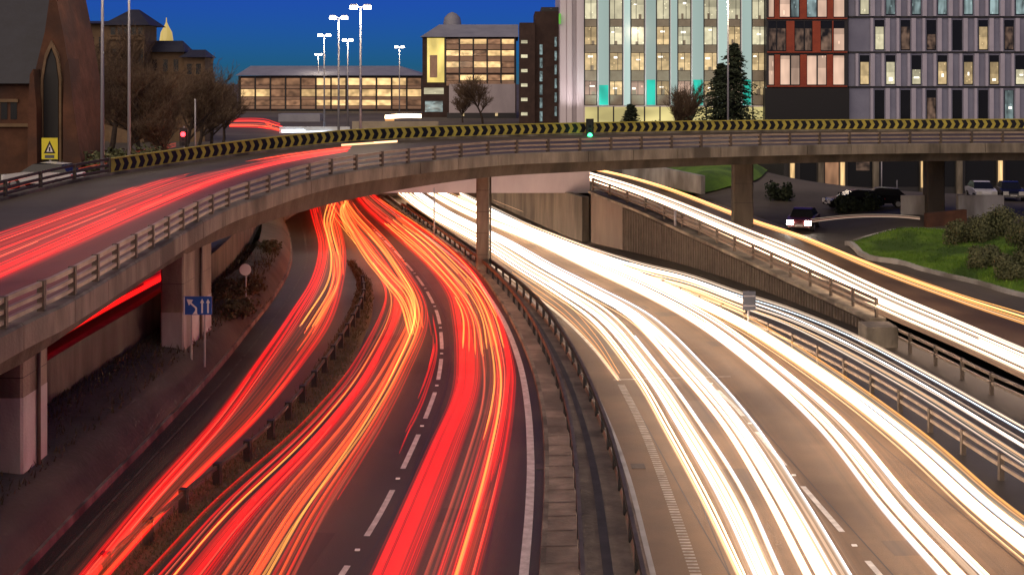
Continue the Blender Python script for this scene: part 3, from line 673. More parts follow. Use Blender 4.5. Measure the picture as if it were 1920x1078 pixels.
# ramp
bundle('white headlight trail coming down the ramp above the ribbed wall',
    [(2200, 825, .7), (1920, 695, .8), (1800, 640, .95), (1650, 575, 1.2), (1500, 503, 1.55), (1400, 458, 1.9), (1265, 396, 2.65), (1180, 362, 3.3), (1100, 336, 4.0)],
    [(2200, 770, .7), (1920, 655, .8), (1800, 604, .95), (1650, 540, 1.2), (1500, 470, 1.55), (1400, 430, 1.9), (1265, 376, 2.65), (1180, 346, 3.3), (1100, 323, 4.0)], 1,
    [(6, 'white', (.04, .08), .05, .9, (0, .35)), (5, 'thin', (.03, .06), .04, .9, (.3, 1)), (3, 'white', (.03, .05), .04, .8, (.3, 1)), (3, 'whsheer', (.3, .5), .04, 1, (.1, .9)), (3, 'wdim', (.03, .05), .03, .8, (.4, 1))], near=4, seed=51, dz=.1)
bundle('golden light trail on the outer side of the ramp by the grass roundabout',
    [(2200, 705, .7), (1920, 612, .8), (1800, 570, .95), (1650, 514, 1.25), (1500, 450, 1.6), (1400, 416, 1.95), (1265, 363, 2.75), (1180, 336, 3.4), (1106, 319, 4.1)],
    [(2200, 675, .7), (1920, 588, .8), (1800, 552, .95), (1650, 499, 1.25), (1500, 440, 1.6), (1400, 407, 1.95), (1265, 356, 2.75), (1180, 331, 3.4), (1108, 315, 4.1)], 1,
    [(5, 'gold', (.02, .04), .04, .95, (0, 1)), (2, 'warm', (.015, .03), .03, .7, (0, 1)), (2, 'wmsheer', (.3, .4), .04, 1, (.3, .7))], near=4, seed=53, dz=.08)
# flyover
bundle('red tail light trail curving over the flyover',
    [(-160, 600, 6.1), (0, 528, 6.2), (150, 458, 6.3), (300, 390, 6.45), (450, 330, 6.75), (560, 300, 7.0), (650, 284, 7.3)],
    [(-160, 490, 6.1), (0, 436, 6.15), (150, 384, 6.2), (300, 334, 6.3), (450, 303, 6.7), (560, 287, 7.1), (660, 275, 7.45)], 1,
    [(3, 'red', (.03, .06), .03, .9, (.02, .2)), (4, 'deep', (.05, .09), .03, .8, (.03, .35)), (12, 'dim', (.02, .05), .02, .7, (.1, 1)), (6, 'deep', (.02, .04), .02, .6, (.3, 1)), (6, 'pink', (.01, .02), .02, .25, (0, .9)), (2, 'orange', (.02, .03), .02, 0, (.45, .75)),
     (4, 'rosesheer', (.5, .7), .03, 1, (.03, .5)), (4, 'rosesheer', (.5, .7), .03, 1, (.5, 1)), (2, 'redsheer', (.35, .45), .03, 1, (.06, .25)), (1, 'redsheer', (.3, .35), .03, 1, (.6, .7))], near=6, seed=61, dz=.08)
bundle('short white light trail by the chevron barrier on the flyover', [(745, 268, 7.6), (700, 271, 7.5), (640, 275, 7.4)], [(745, 264, 7.6), (700, 267, 7.5), (640, 271, 7.4)], 1, [(3, 'warm', (.05, .09), .05, .7, (0, 1))], near=0, seed=63, dz=.05)
bundle('faint pink light trail on the street beside the church', [(0, 362, 6.0), (100, 335, 6.0), (200, 308, 6.0), (330, 275, 6.0)], [(0, 345, 6.0), (100, 318, 6.0), (200, 297, 6.0), (330, 270, 6.0)], 1,
    [(5, 'dim', (.03, .06), .03, .8, (0, 1))], near=0, seed=64, dz=.1)
bundle('short red light trail on the lower road seen between the flyover piers', [(60, 668, 3.0), (90, 650, 3.0), (200, 588, 3.0), (300, 532, 3.0), (345, 508, 3.0)], [(60, 640, 3.0), (90, 624, 3.0), (200, 562, 3.0), (300, 512, 3.0), (345, 490, 3.0)], 1,
    [(6, 'red', (.05, .1), .05, .9, (0, 1)), (3, 'deep', (.08, .12), .05, .9, (0, 1))], near=2, seed=65, dz=.1)

# ------------------------------------------------------------------ buildings
LW = lit_window('lit_window_warm', (1, .72, .36), .95, .6, blinds=True); LP = lit_window('lit_window_pale', (.95, .86, .56), .95, .7, blinds=True); LC = lit_window('lit_window_cool', (.62, .85, .85), .5, .2, blinds=True)
LD = lit_window('lit_window_dim', (1, .6, .4), .18, .0); LO = lit_window('lit_window_peach', (1, .66, .48), .85, .65, (2, 1, 2), True)
LY = lit_window('lobby_glow', (1, .84, .34), 1.3, .5, (6, 1, 3)); LG = lit_window('uplit_panel_glow', (.64, .84, .76), .75, .85, (.6, 1, .8)); LT = lit_window('teal_spill_glow', (.02, .70, .52), 1.1, .5, (1, 1, 2))  # panel and teal materials glow themselves in place of uplight on glass
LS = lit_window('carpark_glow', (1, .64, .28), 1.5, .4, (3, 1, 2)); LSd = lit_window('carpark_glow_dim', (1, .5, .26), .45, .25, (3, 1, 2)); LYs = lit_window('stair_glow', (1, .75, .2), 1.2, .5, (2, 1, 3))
def pbox(name, x0, y0, x1, y1, d, depth, mt, parent, proud=0):
    a = PD(x0, y1, d); b = PD(x1, y0, d); o = parent.location if parent else Vector()
    m = MB(); m.box((a.x, d - proud, a.z), (b.x, d + depth, b.z)); r = m.obj(name, mt, parent)
    if parent: r.location = -o
    return r
rnd = random.Random(5); TUBE = emat('room_light', (1, .94, .8), 1.7)
# pale finned office block at the right edge
A = empty('office_block', 'lilac clad office block with staggered narrow windows and pale fins at right', 'building')
dA = 186.5; dP = 150; zg = -2.2; y_g = HZ + (H - zg) * F / dP
pbox('wall', 1591, -75, 2075, 229, dA, 18, M['clad'], A)
pbox('podium', 1470, 240, 2075, y_g, dP + 1.2, 24, M['darkframe'], A)
lits = [LC, LP, LW, LD, LW, M['dglass']]
for r, (y0, y1, sh) in enumerate(((-64, 31, 0), (35, 97, 1), (101, 162, 0), (166, 228, 1))):
    pbox('floor_band', 1591, y1, 2075, y1 + 3.5, dA, .1, M['darkframe'], A, .12)
    for k in range(10):
        xc = 1621 + 48.6 * k + (28 if sh else 0)
        if r == 3: mt = rnd.choice([M['dglass'], M['dglass'], LC, M['dglass'], LD])
        elif r == 2: mt = rnd.choice([LW, LP, LP, LW])
        elif r == 1: mt = rnd.choice([LD, LW, LD, M['dglass'], LP, LD])
        else: mt = rnd.choice([LC, LC, LP, LC])
        yt = y0 + (16 if r in (1, 2) else 4)
        w = pbox('window', xc - 9, y0 + 3, xc + 9, y1 - 2, dA, .1, M['dglass'], A, .02)
        pbox('pane', xc - 7.5, yt + (0 if rnd.random() < .6 else 14), xc + 7.5, y1 - 4, dA, .05, mt, w, .06)
        if mt not in (M['dglass'], LD) and rnd.random() < .6:
            yl = rnd.uniform(yt + 16, y1 - 14); pbox('room_light', xc - rnd.uniform(1, 6), yl, xc + rnd.uniform(1, 6), yl + rnd.uniform(3, 8), dA, .02, TUBE, w, .075)
        for fx, fw in ((xc + 10, 8), (xc - 18, 5)):
            pbox('fin', fx, y0, fx + fw, y1, dA, .1, M['fin'], A, .42)
for k, x in enumerate((1486, 1540, 1580, 1643, 1731, 1800, 1876, 1940)):
    c = pbox('column', x - 5, 262, x + 5, 372, dP + .6, .5, M['concrete'], A)
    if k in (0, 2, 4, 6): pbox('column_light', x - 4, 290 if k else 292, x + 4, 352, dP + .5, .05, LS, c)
for x0, x1, mt in ((1500, 1530, M['dglass']), (1547, 1572, LSd), (1590, 1636, M['dglass']), (1605, 1630, LD), (1650, 1722, M['dglass']), (1745, 1790, M['dglass']), (1810, 1866, M['dglass']), (1885, 1935, M['dglass'])):
    pbox('shop_window', x0, 285 if mt != LD else 296, x1, 350 if mt != LD else 320, dP + 1.2, .05, mt, A, .05 if mt != LD else .1)
# red framed block
B = empty('red_framed_block', 'office block with red window frames over a black base', 'building')
dB = 185.5
pbox('wall', 1437, -75, 1590, 164, dB, 16, M['darkframe'], B); pbox('base', 1434, 165, 1592, 262, dB, 16, M['black'], B, .15)
for y0, y1, xs, lit in ((-26, 34, (1440, 1452, 1461, 1482, 1499, 1512, 1532, 1551, 1562, 1584), 'u'), (40, 97, (1440, 1456, 1474, 1489, 1508, 1523, 1538, 1560, 1562, 1584), 'd'), (103, 161, (1440, 1452, 1462, 1482, 1500, 1512, 1532, 1550, 1561, 1584), 'l')):
    for k in range(len(xs) - 1):
        a, b = xs[k], xs[k + 1]
        if b - a < 8 or (lit == 'd' and k in (2, 5)) or (lit != 'd' and k in (1, 4, 7)):
            pbox('red_frame', a, y0, b, y1, dB, .1, M['redframe'], B, .22); continue
        w = pbox('window', a + .5, y0, b - .5, y1, dB, .1, M['dglass'], B, .03)
        mt = LO if lit == 'l' else (LC if lit == 'u' and k % 2 else LO if lit == 'u' else (LO if k == 8 else LD))
        pbox('pane', a + 1.5, y0 + (14 if lit == 'd' else 2), b - 1.5, y1 - 2, dB, .05, mt, w, .07)
    pbox('sill', 1438, y1, 1588, y1 + 2.5, dB, .1, M['redframe'], B, .25)
# glass tower
C = empty('glass_tower', 'pale glass office tower with teal uplights and lit window columns', 'building')
dC = 187
pbox('wall', 1052, -75, 1436, 300, dC, 25, M['whitewall'], C)
for k, (a, b) in enumerate(((1050, 1061), (1063, 1072), (1074, 1079), (1081, 1094))): pbox('pilaster', a, -75, b, 260, dC, .2, M['whitewall'] if k != 2 else M['lilac'], C, .25 + .1 * (k % 2))
bays = [(1097, 1119), (1144, 1167), (1184, 1208), (1232, 1255), (1272, 1295), (1321, 1344), (1366, 1388), (1411, 1433)]
for i, (a, b) in enumerate(bays):
    bay = pbox('window_bay', a - 2, -75, b + 1, 198, dC, .05, M['darkframe'], C, .03)
    for y0, y1, mt in ((-60, -12, LP), (-10, 36, LP), (51, 84, LW if i % 3 == 0 else LP), (100, 132, LW), (153, 178, LW if i % 2 else LO)):
        pbox('pane', a, y0, b - 1, y1, dC, .03, mt, bay, .10)
        xm = a + (b - a) * rnd.choice((.36, .5, .62)); pbox('mullion', xm - .5, y0, xm + .5, y1, dC, .03, M['darkframe'], bay, .13)
        if rnd.random() < .7:
            xl = rnd.uniform(a + 1, a + 9); yl = rnd.uniform(y0 + 3, y0 + 12 if mt is not LP else y1 - 12); pbox('room_light', xl, yl, xl + rnd.uniform(5, 10), yl + rnd.uniform(2, 4), dC, .02, TUBE, bay, .112)
        if rnd.random() < .6:
            xl = rnd.uniform(a + 1, b - 8); hh = rnd.uniform(4, 11); pbox('furniture', xl, y1 - hh, xl + rnd.uniform(4, 7), y1, dC, .02, M['spandrel'], bay, .115)
    for y0, y1 in ((37, 50), (85, 99), (133, 152), (179, 197)): pbox('spandrel', a, y0, b - 1, y1, dC, .03, M['spandrel'], bay, .12)
    nx = bays[i + 1][0] - 3 if i < 7 else 1436
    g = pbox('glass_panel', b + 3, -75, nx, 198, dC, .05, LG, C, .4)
    if i in (0, 2, 4, 6): pbox('painted_uplight_spill', b + 4, 150 if i else 160, nx - 1, 197, dC, .02, LT, g, .47)  # glowing sheet painting the teal uplight spill low on the panel
pbox('lobby_glass', 1097, 201, 1434, 262, dC, .1, LY, C, .1)
for x in range(1120, 1434, 29): pbox('lobby_mullion', x, 200, x + 2.5, 262, dC, .1, M['darkframe'], C, .2)
m = MB(); m.tube([(0, 0, 0), (.25, 0, 0)], .75, 16); gs = m.obj('round_sign', emat('green_sign', (.25, .75, .12), .6), C); gs.location = PD(1048, 36, dC - .6)
for x in (1066, 1086, 1130, 1218, 1304):
    p = PD(x, 232, dC - 4.0); m = MB(); m.box((-.15, -.12, -.1), (.15, .12, .12)); fl = m.obj('floodlight', M['darkframe'], C); fl.location = p
    ld = bpy.data.lights.new('floodlight_lamp', 'SPOT'); ld.energy = 600 if x < 1100 else 1200; ld.color = (1, .86, .84) if x < 1100 else (.75, 1, .92); ld.spot_size = R(75); ld.spot_blend = .8; ld.shadow_soft_size = .2
    lo = bpy.data.objects.new('floodlight_lamp', ld); COL.link(lo); lo.parent = fl; lo.location = (0, 0, .2); lo.rotation_euler = (R(152), 0, 0)
# brick stair tower
D = empty('brick_stair_tower', 'dark brick stair tower with a column of small lit windows', 'building')
dD = 195
pbox('wall', 974, 43, 1003, 300, dD, 14, M['brick'], D); pbox('wall', 1003, 22, 1052, 300, dD + 1, 14, M['brick'], D); pbox('parapet', 1015, 14, 1052, 22, dD + 1.5, 10, M['darkframe'], D)
for y in (79, 106, 133, 160, 187, 214): pbox('window', 977, y - 3, 989, y + 3, dD, .05, LP, D, .05)
for k in range(6):
    pbox('window', 1012, 84 + 25 * k, 1017, 103 + 25 * k, dD + 1, .05, LC, D, .05); pbox('window', 1040, 70 + 26 * k, 1044, 88 + 26 * k, dD + 1, .05, LC, D, .05)
# car park with dome
Eb = empty('domed_car_park', 'brown multi storey car park with yellow stair window and roof dome', 'building')
dE = 235
pbox('wall', 792, 72, 968, 235, dE, 25, M['brick'], Eb)
a = PD(788, 68, dE); b = PD(972, 68, dE)
m = MB(); zt = PD(0, 44, dE).z; z0 = PD(0, 70, dE).z
m.add([(a.x, dE - .5, z0), (b.x, dE - .5, z0), (b.x, dE + 25, z0), (a.x, dE + 25, z0), (a.x + 3, dE + 6, zt), (b.x, dE + 6, zt), (b.x, dE + 20, zt), (a.x + 3, dE + 20, zt)], [(0, 1, 5, 4), (1, 2, 6, 5), (2, 3, 7, 6), (3, 0, 4, 7), (4, 5, 6, 7)])
m.obj('roof', M['roofgrey'], Eb)
c = PD(848, 48, dE + 8); m = MB()
m.add([(c.x + math.cos(t) * r_, c.y + math.sin(t) * r_, c.z + h_) for r_, h_ in ((1.5, -1), (1.65, .4), (1.45, 1.4), (.8, 2.1), (.15, 2.4)) for t in [k * math.pi / 6 for k in range(12)]], [(j * 12 + k, j * 12 + (k + 1) % 12, j * 12 + 12 + (k + 1) % 12, j * 12 + 12 + k) for j in range(4) for k in range(12)])
m.obj('dome', M['roofgrey'], Eb, True)
pbox('stair_window', 801, 72, 833, 155, dE, .05, LYs, Eb, .1); pbox('stair_panel', 806, 104, 820, 146, dE, .05, M['deckconc'], Eb, .2)
for j, (y0, y1) in enumerate(((76, 82), (97, 104), (118, 126), (143, 150))):
    for k in range(5):
        x0 = 837 + 26 * k; pbox('opening', x0, y0 - 2, x0 + 25, y1 + 1, dE, .05, LS if (j + k) % 3 else LSd, Eb, .06); pbox('deck_front', x0, y1 + 2, x0 + 25, y1 + 11, dE, .05, M['deckconc'], Eb, .12)
for k in range(6): pbox('column', 834 + 26 * k, 70, 836.4 + 26 * k, 156, dE, .05, M['darkframe'], Eb, .2)
pbox('shop_window', 795, 165, 832, 177, dE, .05, LP, Eb, .06); pbox('shop_window', 797, 190, 830, 210, dE, .05, LC, Eb, .06)
pbox('lilac_screen', 842, 158, 966, 212, dE - 6, .4, M['lilac'], Eb); pbox('podium', 838, 212, 968, 245, dE - 6, 5, M['darkframe'], Eb)
for x in (868, 931): pbox('door_light', x - 2.5, 212, x + 2.5, 218, dE - 6, .1, LW, Eb, .2)
# long car park
Fb = empty('long_car_park', 'long low multi storey car park with warmly lit open decks', 'building')
dF = 280
pbox('wall', 447, 143, 792, 230, dF, 35, M['brick'], Fb)
a = PD(443, 142, dF); b = PD(794, 142, dF); c = PD(470, 124, dF + 12); e = PD(750, 124, dF + 12)
m = MB(); m.add([a + Vector((0, -1, 0)), b + Vector((0, -1, 0)), e, c, a + Vector((0, 35, 0)), b + Vector((0, 35, 0))], [(0, 1, 2, 3), (3, 2, 5, 4), (0, 3, 4), (1, 5, 2)]); m.obj('roof', M['roofgrey'], Fb)
for j, (y0, y1) in enumerate(((147, 160), (168, 181), (188, 198))):
    for k in range(12):
        x0 = 452 + 28.4 * k
        warm = (j == 0 and 4 < k < 11) or (j == 1 and k not in (2, 3)) or (j == 2 and 4 < k < 10)
        pbox('opening', x0, y0, x0 + 25, y1, dF, .05, LS if warm else LSd, Fb, .05); pbox('deck_front', x0, y1 + 1, x0 + 25, y1 + 6.5, dF, .05, M['deckconc'], Fb, .15)
for k in range(13): pbox('column', 449.6 + 28.4 * k, 143, 451.4 + 28.4 * k, 212, dF, .05, M['darkframe'], Fb, .25)
pbox('ground_openings', 520, 205, 700, 222, dF, .1, M['black'], Fb, .1)
tag(pbox('bus_panel', 524, 238, 656, 250, 160, .2, M['bus_panel'], None), 'pale blue panel standing in for a blurred bus beyond the chevron barrier in front of the long car park', 'bus_panel')  # flat panel standing in for a passing bus seen as a pale streak
tag(pbox('site_cabin', 522, 214, 600, 230, 210, 4, M['roofgrey'], None), 'low grey cabin in front of the long car park', 'cabin')
tag(pbox('beige_wall', 660, 228, 822, 262, 165, .5, M['beige'], None), 'beige wall beyond the chevron barrier right of the pale blue bus panel', 'wall')
bundle('red tail light trail on the street left of the pale blue bus panel', [(530, 246, 5.2), (490, 238, 5.2), (430, 236, 5.2)], [(525, 238, 5.2), (490, 228, 5.2), (430, 228, 5.2)], 1, [(9, 'red', (.06, .12), .08, .3, (0, 1)), (4, 'orange', (.06, .12), .08, .2, (0, 1)), (4, 'pink', (.05, .1), .06, .2, (0, 1))], near=0, seed=71, dz=.45)
bundle('pale blue white light trail along the bus panel beyond the chevron barrier', [(655, 247, 5.0), (590, 248, 5.0), (528, 249, 5.0)], [(655, 241, 5.2), (590, 242, 5.2), (528, 243, 5.2)], 1, [(4, 'cool', (.05, .1), .1, .8, (0, 1))], near=0, seed=74, dz=.15)
bundle('blurred white headlight trail above the beige wall', [(790, 224, 5.4), (755, 225, 5.4), (722, 226, 5.4)], [(790, 220, 5.4), (755, 219, 5.4), (722, 222, 5.4)], 1, [(5, 'white', (.2, .3), .2, .8, (0, 1)), (2, 'gold', (.2, .3), .2, .8, (0, 1))], near=0, seed=72, dz=.3)
# sandstone tenement
T = empty('sandstone_tenement', 'old sandstone tenement with slate roof and hip roofed corner tower', 'building')
dT = 140
pbox('wall', 100, 44, 220, 300, dT + 3.5, 6, M['sandpale'], T); pbox('tower', 204, 46, 270, 300, dT, 5, M['sandpale'], T); pbox('wall', 270, 97, 345, 300, dT + 3, 4, M['sandpale'], T); pbox('wall', 345, 107, 384, 300, dT + 2, 4, M['sandpale'], T)
def hip(name, x0, x1, ye, yt, d, dep, mt, par, in_=.3):
    a = PD(x0, ye, d); b = PD(x1, ye, d); t = PD(x0, yt, d).z; w = b.x - a.x
    m = MB(); m.add([(a.x, d - .8, a.z), (b.x, d - .8, a.z), (b.x, d + dep, a.z), (a.x, d + dep, a.z), (a.x + w * in_, d + dep * .45, t), (b.x - w * in_, d + dep * .45, t), (b.x - w * in_, d + dep * .55, t), (a.x + w * in_, d + dep * .55, t)], [(0, 1, 5, 4), (1, 2, 6, 5), (2, 3, 7, 6), (3, 0, 4, 7), (4, 5, 6, 7), (3, 2, 1, 0)])
    return m.obj(name, mt, par)
hip('roof', 193, 284, 48, 16, dT, 6, M['slate'], T, .42); hip('roof', 96, 215, 45, 38, dT + 3.5, 6, M['slate'], T, .1)
hip('roof', 268, 350, 98, 76, dT + 3, 4, M['slate'], T, .2); hip('roof', 338, 390, 108, 93, dT + 2, 4, M['slate'], T, .25)
for x, y0, y1, wd in ((212, 52, 66, dT), (225, 52, 66, dT), (238, 52, 66, dT), (251, 52, 66, dT), (263, 52, 66, dT), (215, 92, 122, dT), (232, 92, 122, dT), (249, 92, 122, dT), (264, 92, 122, dT), (215, 145, 180, dT), (232, 145, 180, dT), (249, 145, 180, dT), (130, 70, 95, dT + 3.5), (150, 70, 95, dT + 3.5), (172, 70, 95, dT + 3.5), (190, 70, 95, dT + 3.5), (290, 112, 135, dT + 3), (310, 112, 135, dT + 3), (330, 112, 135, dT + 3), (355, 120, 140, dT + 2), (372, 120, 140, dT + 2)):
    w = pbox('window', x - 4.5, y0, x + 4.5, y1, wd, .1, M['dglass'], T, .02); pbox('sill', x - 6, y1, x + 6, y1 + 2, wd, .1, M['sandpale'], w, .2)
pbox('cornice', 202, 70, 272, 75, dT, .2, M['sandpale'], T, .35); pbox('cornice', 202, 126, 272, 130, dT, .2, M['sandpale'], T, .3)
tu = empty('lit_turret', 'small gold lit dome turret behind the tenement roof', 'turret'); c = PD(312, 78, 175)
m = MB(); m.add([(c.x + math.cos(t) * r_, c.y + math.sin(t) * r_, c.z + h_) for r_, h_ in ((.9, -3), (.9, .2), (.75, 1.2), (.35, 1.9), (.08, 2.5), (.05, 3.1)) for t in [k * math.pi / 5 for k in range(10)]], [(j * 10 + k, j * 10 + (k + 1) % 10, j * 10 + 10 + (k + 1) % 10, j * 10 + 10 + k) for j in range(5) for k in range(10)])
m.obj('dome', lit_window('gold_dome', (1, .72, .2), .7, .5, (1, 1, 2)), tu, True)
# church
K = empty('church', 'red sandstone church with steep slate roof and tall gabled bay at left edge', 'church')
dK = 88
pbox('wall', -260, 155, 64, 330, dK, 10, M['sand'], K)
a = PD(-260, 157, dK); b = PD(70, 157, dK); zt = PD(0, -60, dK).z
m = MB(); m.add([(a.x, dK - .5, a.z), (b.x, dK - .5, a.z), (b.x, dK + 5, zt), (a.x, dK + 5, zt), (b.x, dK + 11, a.z), (a.x, dK + 11, a.z)], [(0, 1, 2, 3), (3, 2, 4, 5), (1, 4, 2), (0, 3, 5)]); m.obj('roof', M['slate'], K)
for x in (8, 26, -20, -50):
    w = pbox('window', x - 6, 192, x + 6, 224, dK, .1, M['dglass'], K, .03); pbox('window_hood', x - 9, 186, x + 9, 192, dK, .1, M['sandpale'], w, .15)
pbox('string_course', -260, 232, 62, 238, dK, .1, M['sandpale'], K, .2)
def poly(name, pts, d, dep, mt, par):
    f_ = [PD(x, y, d) for x, y in pts]; n = len(pts)
    m = MB(); m.add(f_ + [p + Vector((0, dep, 0)) for p in f_], [tuple(range(n))[::-1], tuple(range(n, 2 * n))] + [(k, (k + 1) % n, n + (k + 1) % n, n + k) for k in range(n)]); return m.obj(name, mt, par)
poly('gabled_bay', [(66, 325), (62, 150), (84, 60), (98, -40), (118, 60), (132, 150), (140, 325)], 84, 6, M['sand'], K)
poly('arch_recess', [(82, 320), (82, 150), (88, 112), (96, 92), (104, 112), (109, 150), (109, 320)], 83.93, .1, M['black'], K)
poly('arch_moulding', [(76, 320), (76, 148), (84, 102), (96, 76), (108, 102), (115, 148), (115, 320), (110.5, 320), (110.5, 150), (105, 111), (96, 89), (87, 111), (80.5, 150), (80.5, 320)], 83.8, .25, M['sandpale'], K)
poly('buttress', [(118, 330), (118, 200), (122, 120), (128, 110), (136, 190), (152, 300), (152, 330)], 82.6, 2, M['sand'], K)
poly('buttress', [(52, 330), (52, 210), (56, 140), (62, 130), (68, 200), (70, 330)], 82.8, 1.5, M['sand'], K)

# ------------------------------------------------------------------ street lamps
lampglow = emat('lamp_glow', (1, .90, .76), 30)
def lamp(label, x, yh, zbase, d, height=None, power=250, w=1.4):
    top = PD(x, yh, d); z1 = top.z if height is None else zbase + height
    g = empty('street_lamp', label, 'street lamp', (top.x, d, zbase)); hh = z1 - zbase
    m = MB(); m.tube([(0, 0, -.3), (0, 0, hh * .5), (0, 0, hh)], .12, 8, .06); m.obj('column', M['pole'], g, True)
    for s_ in (-1, 1):
        m = MB(); m.tube([(0, 0, hh - .1), (s_ * w * .15, 0, hh + .05), (s_ * w * .25, 0, hh + .08)], .04, 6); arm = m.obj('arm', M['pole'], g)
        m = MB(); m.box((-.25, -.13, .0), (.25, .13, .12)); hd = m.obj('lamp_head', M['pole'], arm); hd.location = (s_ * w * .36, 0, hh + .06)
        m = MB(); m.box((-.26, -.16, -.24), (.26, .12, -.003)); gl = m.obj('lamp_lens', lampglow, arm); gl.location = (s_ * w * .36, 0, hh + .06)
    ld = bpy.data.lights.new('lamp_light', 'POINT'); ld.energy = power; ld.color = (1, .78, .52); ld.shadow_soft_size = .3
    lo = bpy.data.objects.new('lamp_light', ld); COL.link(lo); lo.parent = g; lo.location = (0, 0, hh - .4)
    return g
lamp('tallest twin headed street lamp, nearest of the cluster over the flyover', 676, 13, zL(98), 98, power=1500)
lamp('second tallest twin headed street lamp left of the tallest one', 635, 33, zL(115), 115, power=1500)
lamp('twin headed street lamp of middle height, left of the two tallest', 608, 66, zL(161), 161, power=1500)
lamp('small street lamp between the two tallest ones', 652, 75, zL(180), 180, power=1200, w=1.2)
lamp('lowest and leftmost street lamp over the long car park', 597, 102, zL(281), 281, power=1000)
lamp('lone street lamp left of the domed car park', 749, 88, zL(218), 218, power=1000)
lamp('tall lamp column with its head above the picture, beside the church', 192, 0, zL(70), 70, 13.0, 500)
lamp('tall lamp column with its head above the picture, before the hip roofed tower', 242, 0, zL(84), 84, 13.5, 500)
lamp('tall lamp column standing before the glass tower and the conifers', 1365, 0, 2.6, 135, 17.5, 3000)
def post(name, label, cat, x, y0, y1, d, r=.05):
    a = PD(x, y1, d); b = PD(x, y0, d); m = MB(); m.tube([a, (a + b) / 2, b], r, 8); return tag(m.obj(name, M['pole'], None, True), label, cat)
post('pole', 'thin pole at the central reserve under the flyover left of the slim pier', 'pole', 814, 352, 448, 92, .05)
post('pole', 'slim pole standing under the flyover in front of the shop windows', 'pole', 1653, 290, 388, 110, .06)
post('pole', 'short slim pole by the low pale wall under the flyover', 'pole', 1682, 338, 398, 100, .05)
post('marker_post', 'small dark marker post standing on the ramp edge above the ribbed wall', 'post', 1266, 394, 425, 82, .08)
m = MB(); c = P(1262, 487, 0); m.box((c.x - .06, c.y - .35, 0), (c.x + .06, c.y - .25, 1.35)); mk = tag(m.obj('marker_post', M['signwhite'], None), 'white marker post with red reflector at the foot of the ribbed wall', 'post')
box('reflector', (c.x - .1, c.y - .38, .9), (c.x + .1, c.y - .36, 1.25), M['signred'], mk)

# ------------------------------------------------------------------ signs and signals
s_ = empty('blue_sign', 'blue lane sign with white arrows on two posts before the flyover pier', 'sign'); d = 49.2
a = PD(344, 590, d); b = PD(397, 556, d)
box('board', (a.x, d, a.z), (b.x, d + .05, b.z), M['signblue'], s_)
for x in (358, 383): box('post', (PD(x, 0, d).x - .03, d + .06, .6), (PD(x, 0, d).x + .03, d + .12, b.z), M['pole'], s_)
def flat(name, pts, d, mt, par):
    return mesh(name, [PD(x, y, d) for x, y in pts], [tuple(range(len(pts)))[::-1]], mt, par)
bd = s_.children[0]
flat('border', [(344.5, 556.5), (346.5, 556.5), (346.5, 589.5), (344.5, 589.5)], d - .006, M['signwhite'], bd)
for x in (379, 390):
    flat('arrow', [(x - 1.6, 587), (x - 1.6, 568), (x - 4, 568), (x, 560), (x + 4, 568), (x + 1.6, 568), (x + 1.6, 587)], d - .006, M['signwhite'], bd)
flat('arrow', [(366, 588), (366, 578), (357, 570), (354, 573), (350, 561), (362, 562), (359, 567.5), (369.5, 577), (369.5, 588)], d - .006, M['signwhite'], bd)
flat('arrow_tail', [(361, 589), (366, 582), (371, 589)], d - .008, M['signwhite'], bd)
s_ = empty('yellow_sign', 'yellow warning sign with a triangle by the church gable', 'sign'); d = 79
a = PD(78, 299, d); b = PD(108, 259, d); bd = box('board', (a.x, d, a.z), (b.x, d + .05, b.z), M['signyellow'], s_)
box('post', (PD(93, 0, d).x - .05, d + .06, zL(79) - .2), (PD(93, 0, d).x + .05, d + .14, b.z), M['pole'], s_)
flat('triangle', [(82, 288), (93, 264), (104, 288)], d - .006, M['black'], bd); flat('triangle_face', [(87, 285), (93, 271), (99, 285)], d - .010, M['signwhite'], bd); flat('symbol', [(91.5, 284), (91.5, 276), (94.5, 276), (94.5, 284)], d - .014, M['black'], bd)
flat('caption', [(84, 297), (84, 291), (102, 291), (102, 297)], d - .006, M['signback'], bd)
s_ = empty('round_sign', 'small white round sign on a pole beside the slip road', 'sign'); c = PD(461, 505, 62)
m = MB(); m.tube([(c.x, 62, .3), (c.x, 62, c.z + .2)], .035, 6); m.obj('post', M['pole'], s_)
m = MB(); m.tube([(c.x, 61.9, c.z), (c.x, 61.86, c.z)], .27, 20); m.obj('disc', M['signwhite'], s_)
m = MB(); m.tube([(c.x, 61.85, c.z), (c.x, 61.845, c.z)], .2, 20); m.obj('disc_face', M['signwhite'], s_)
s_ = empty('grey_sign', 'grey sign seen from behind on a post beside the link road', 'sign'); c = P(1404, 625, 0); d = c.y
a = PD(1393, 582, d); b = PD(1417, 546, d); box('board', (a.x, d, a.z), (b.x, d + .04, b.z), M['signback'], s_)
for z in (.25, .75): box('stiffener', (a.x + .02, d - .04, a.z + (b.z - a.z) * z - .03), (b.x - .02, d - .003, a.z + (b.z - a.z) * z + .03), M['pole'], s_)
m = MB(); m.tube([(c.x, d + .09, -.1), (c.x, d + .09, b.z)], .045, 6); m.obj('post', M['pole'], s_)
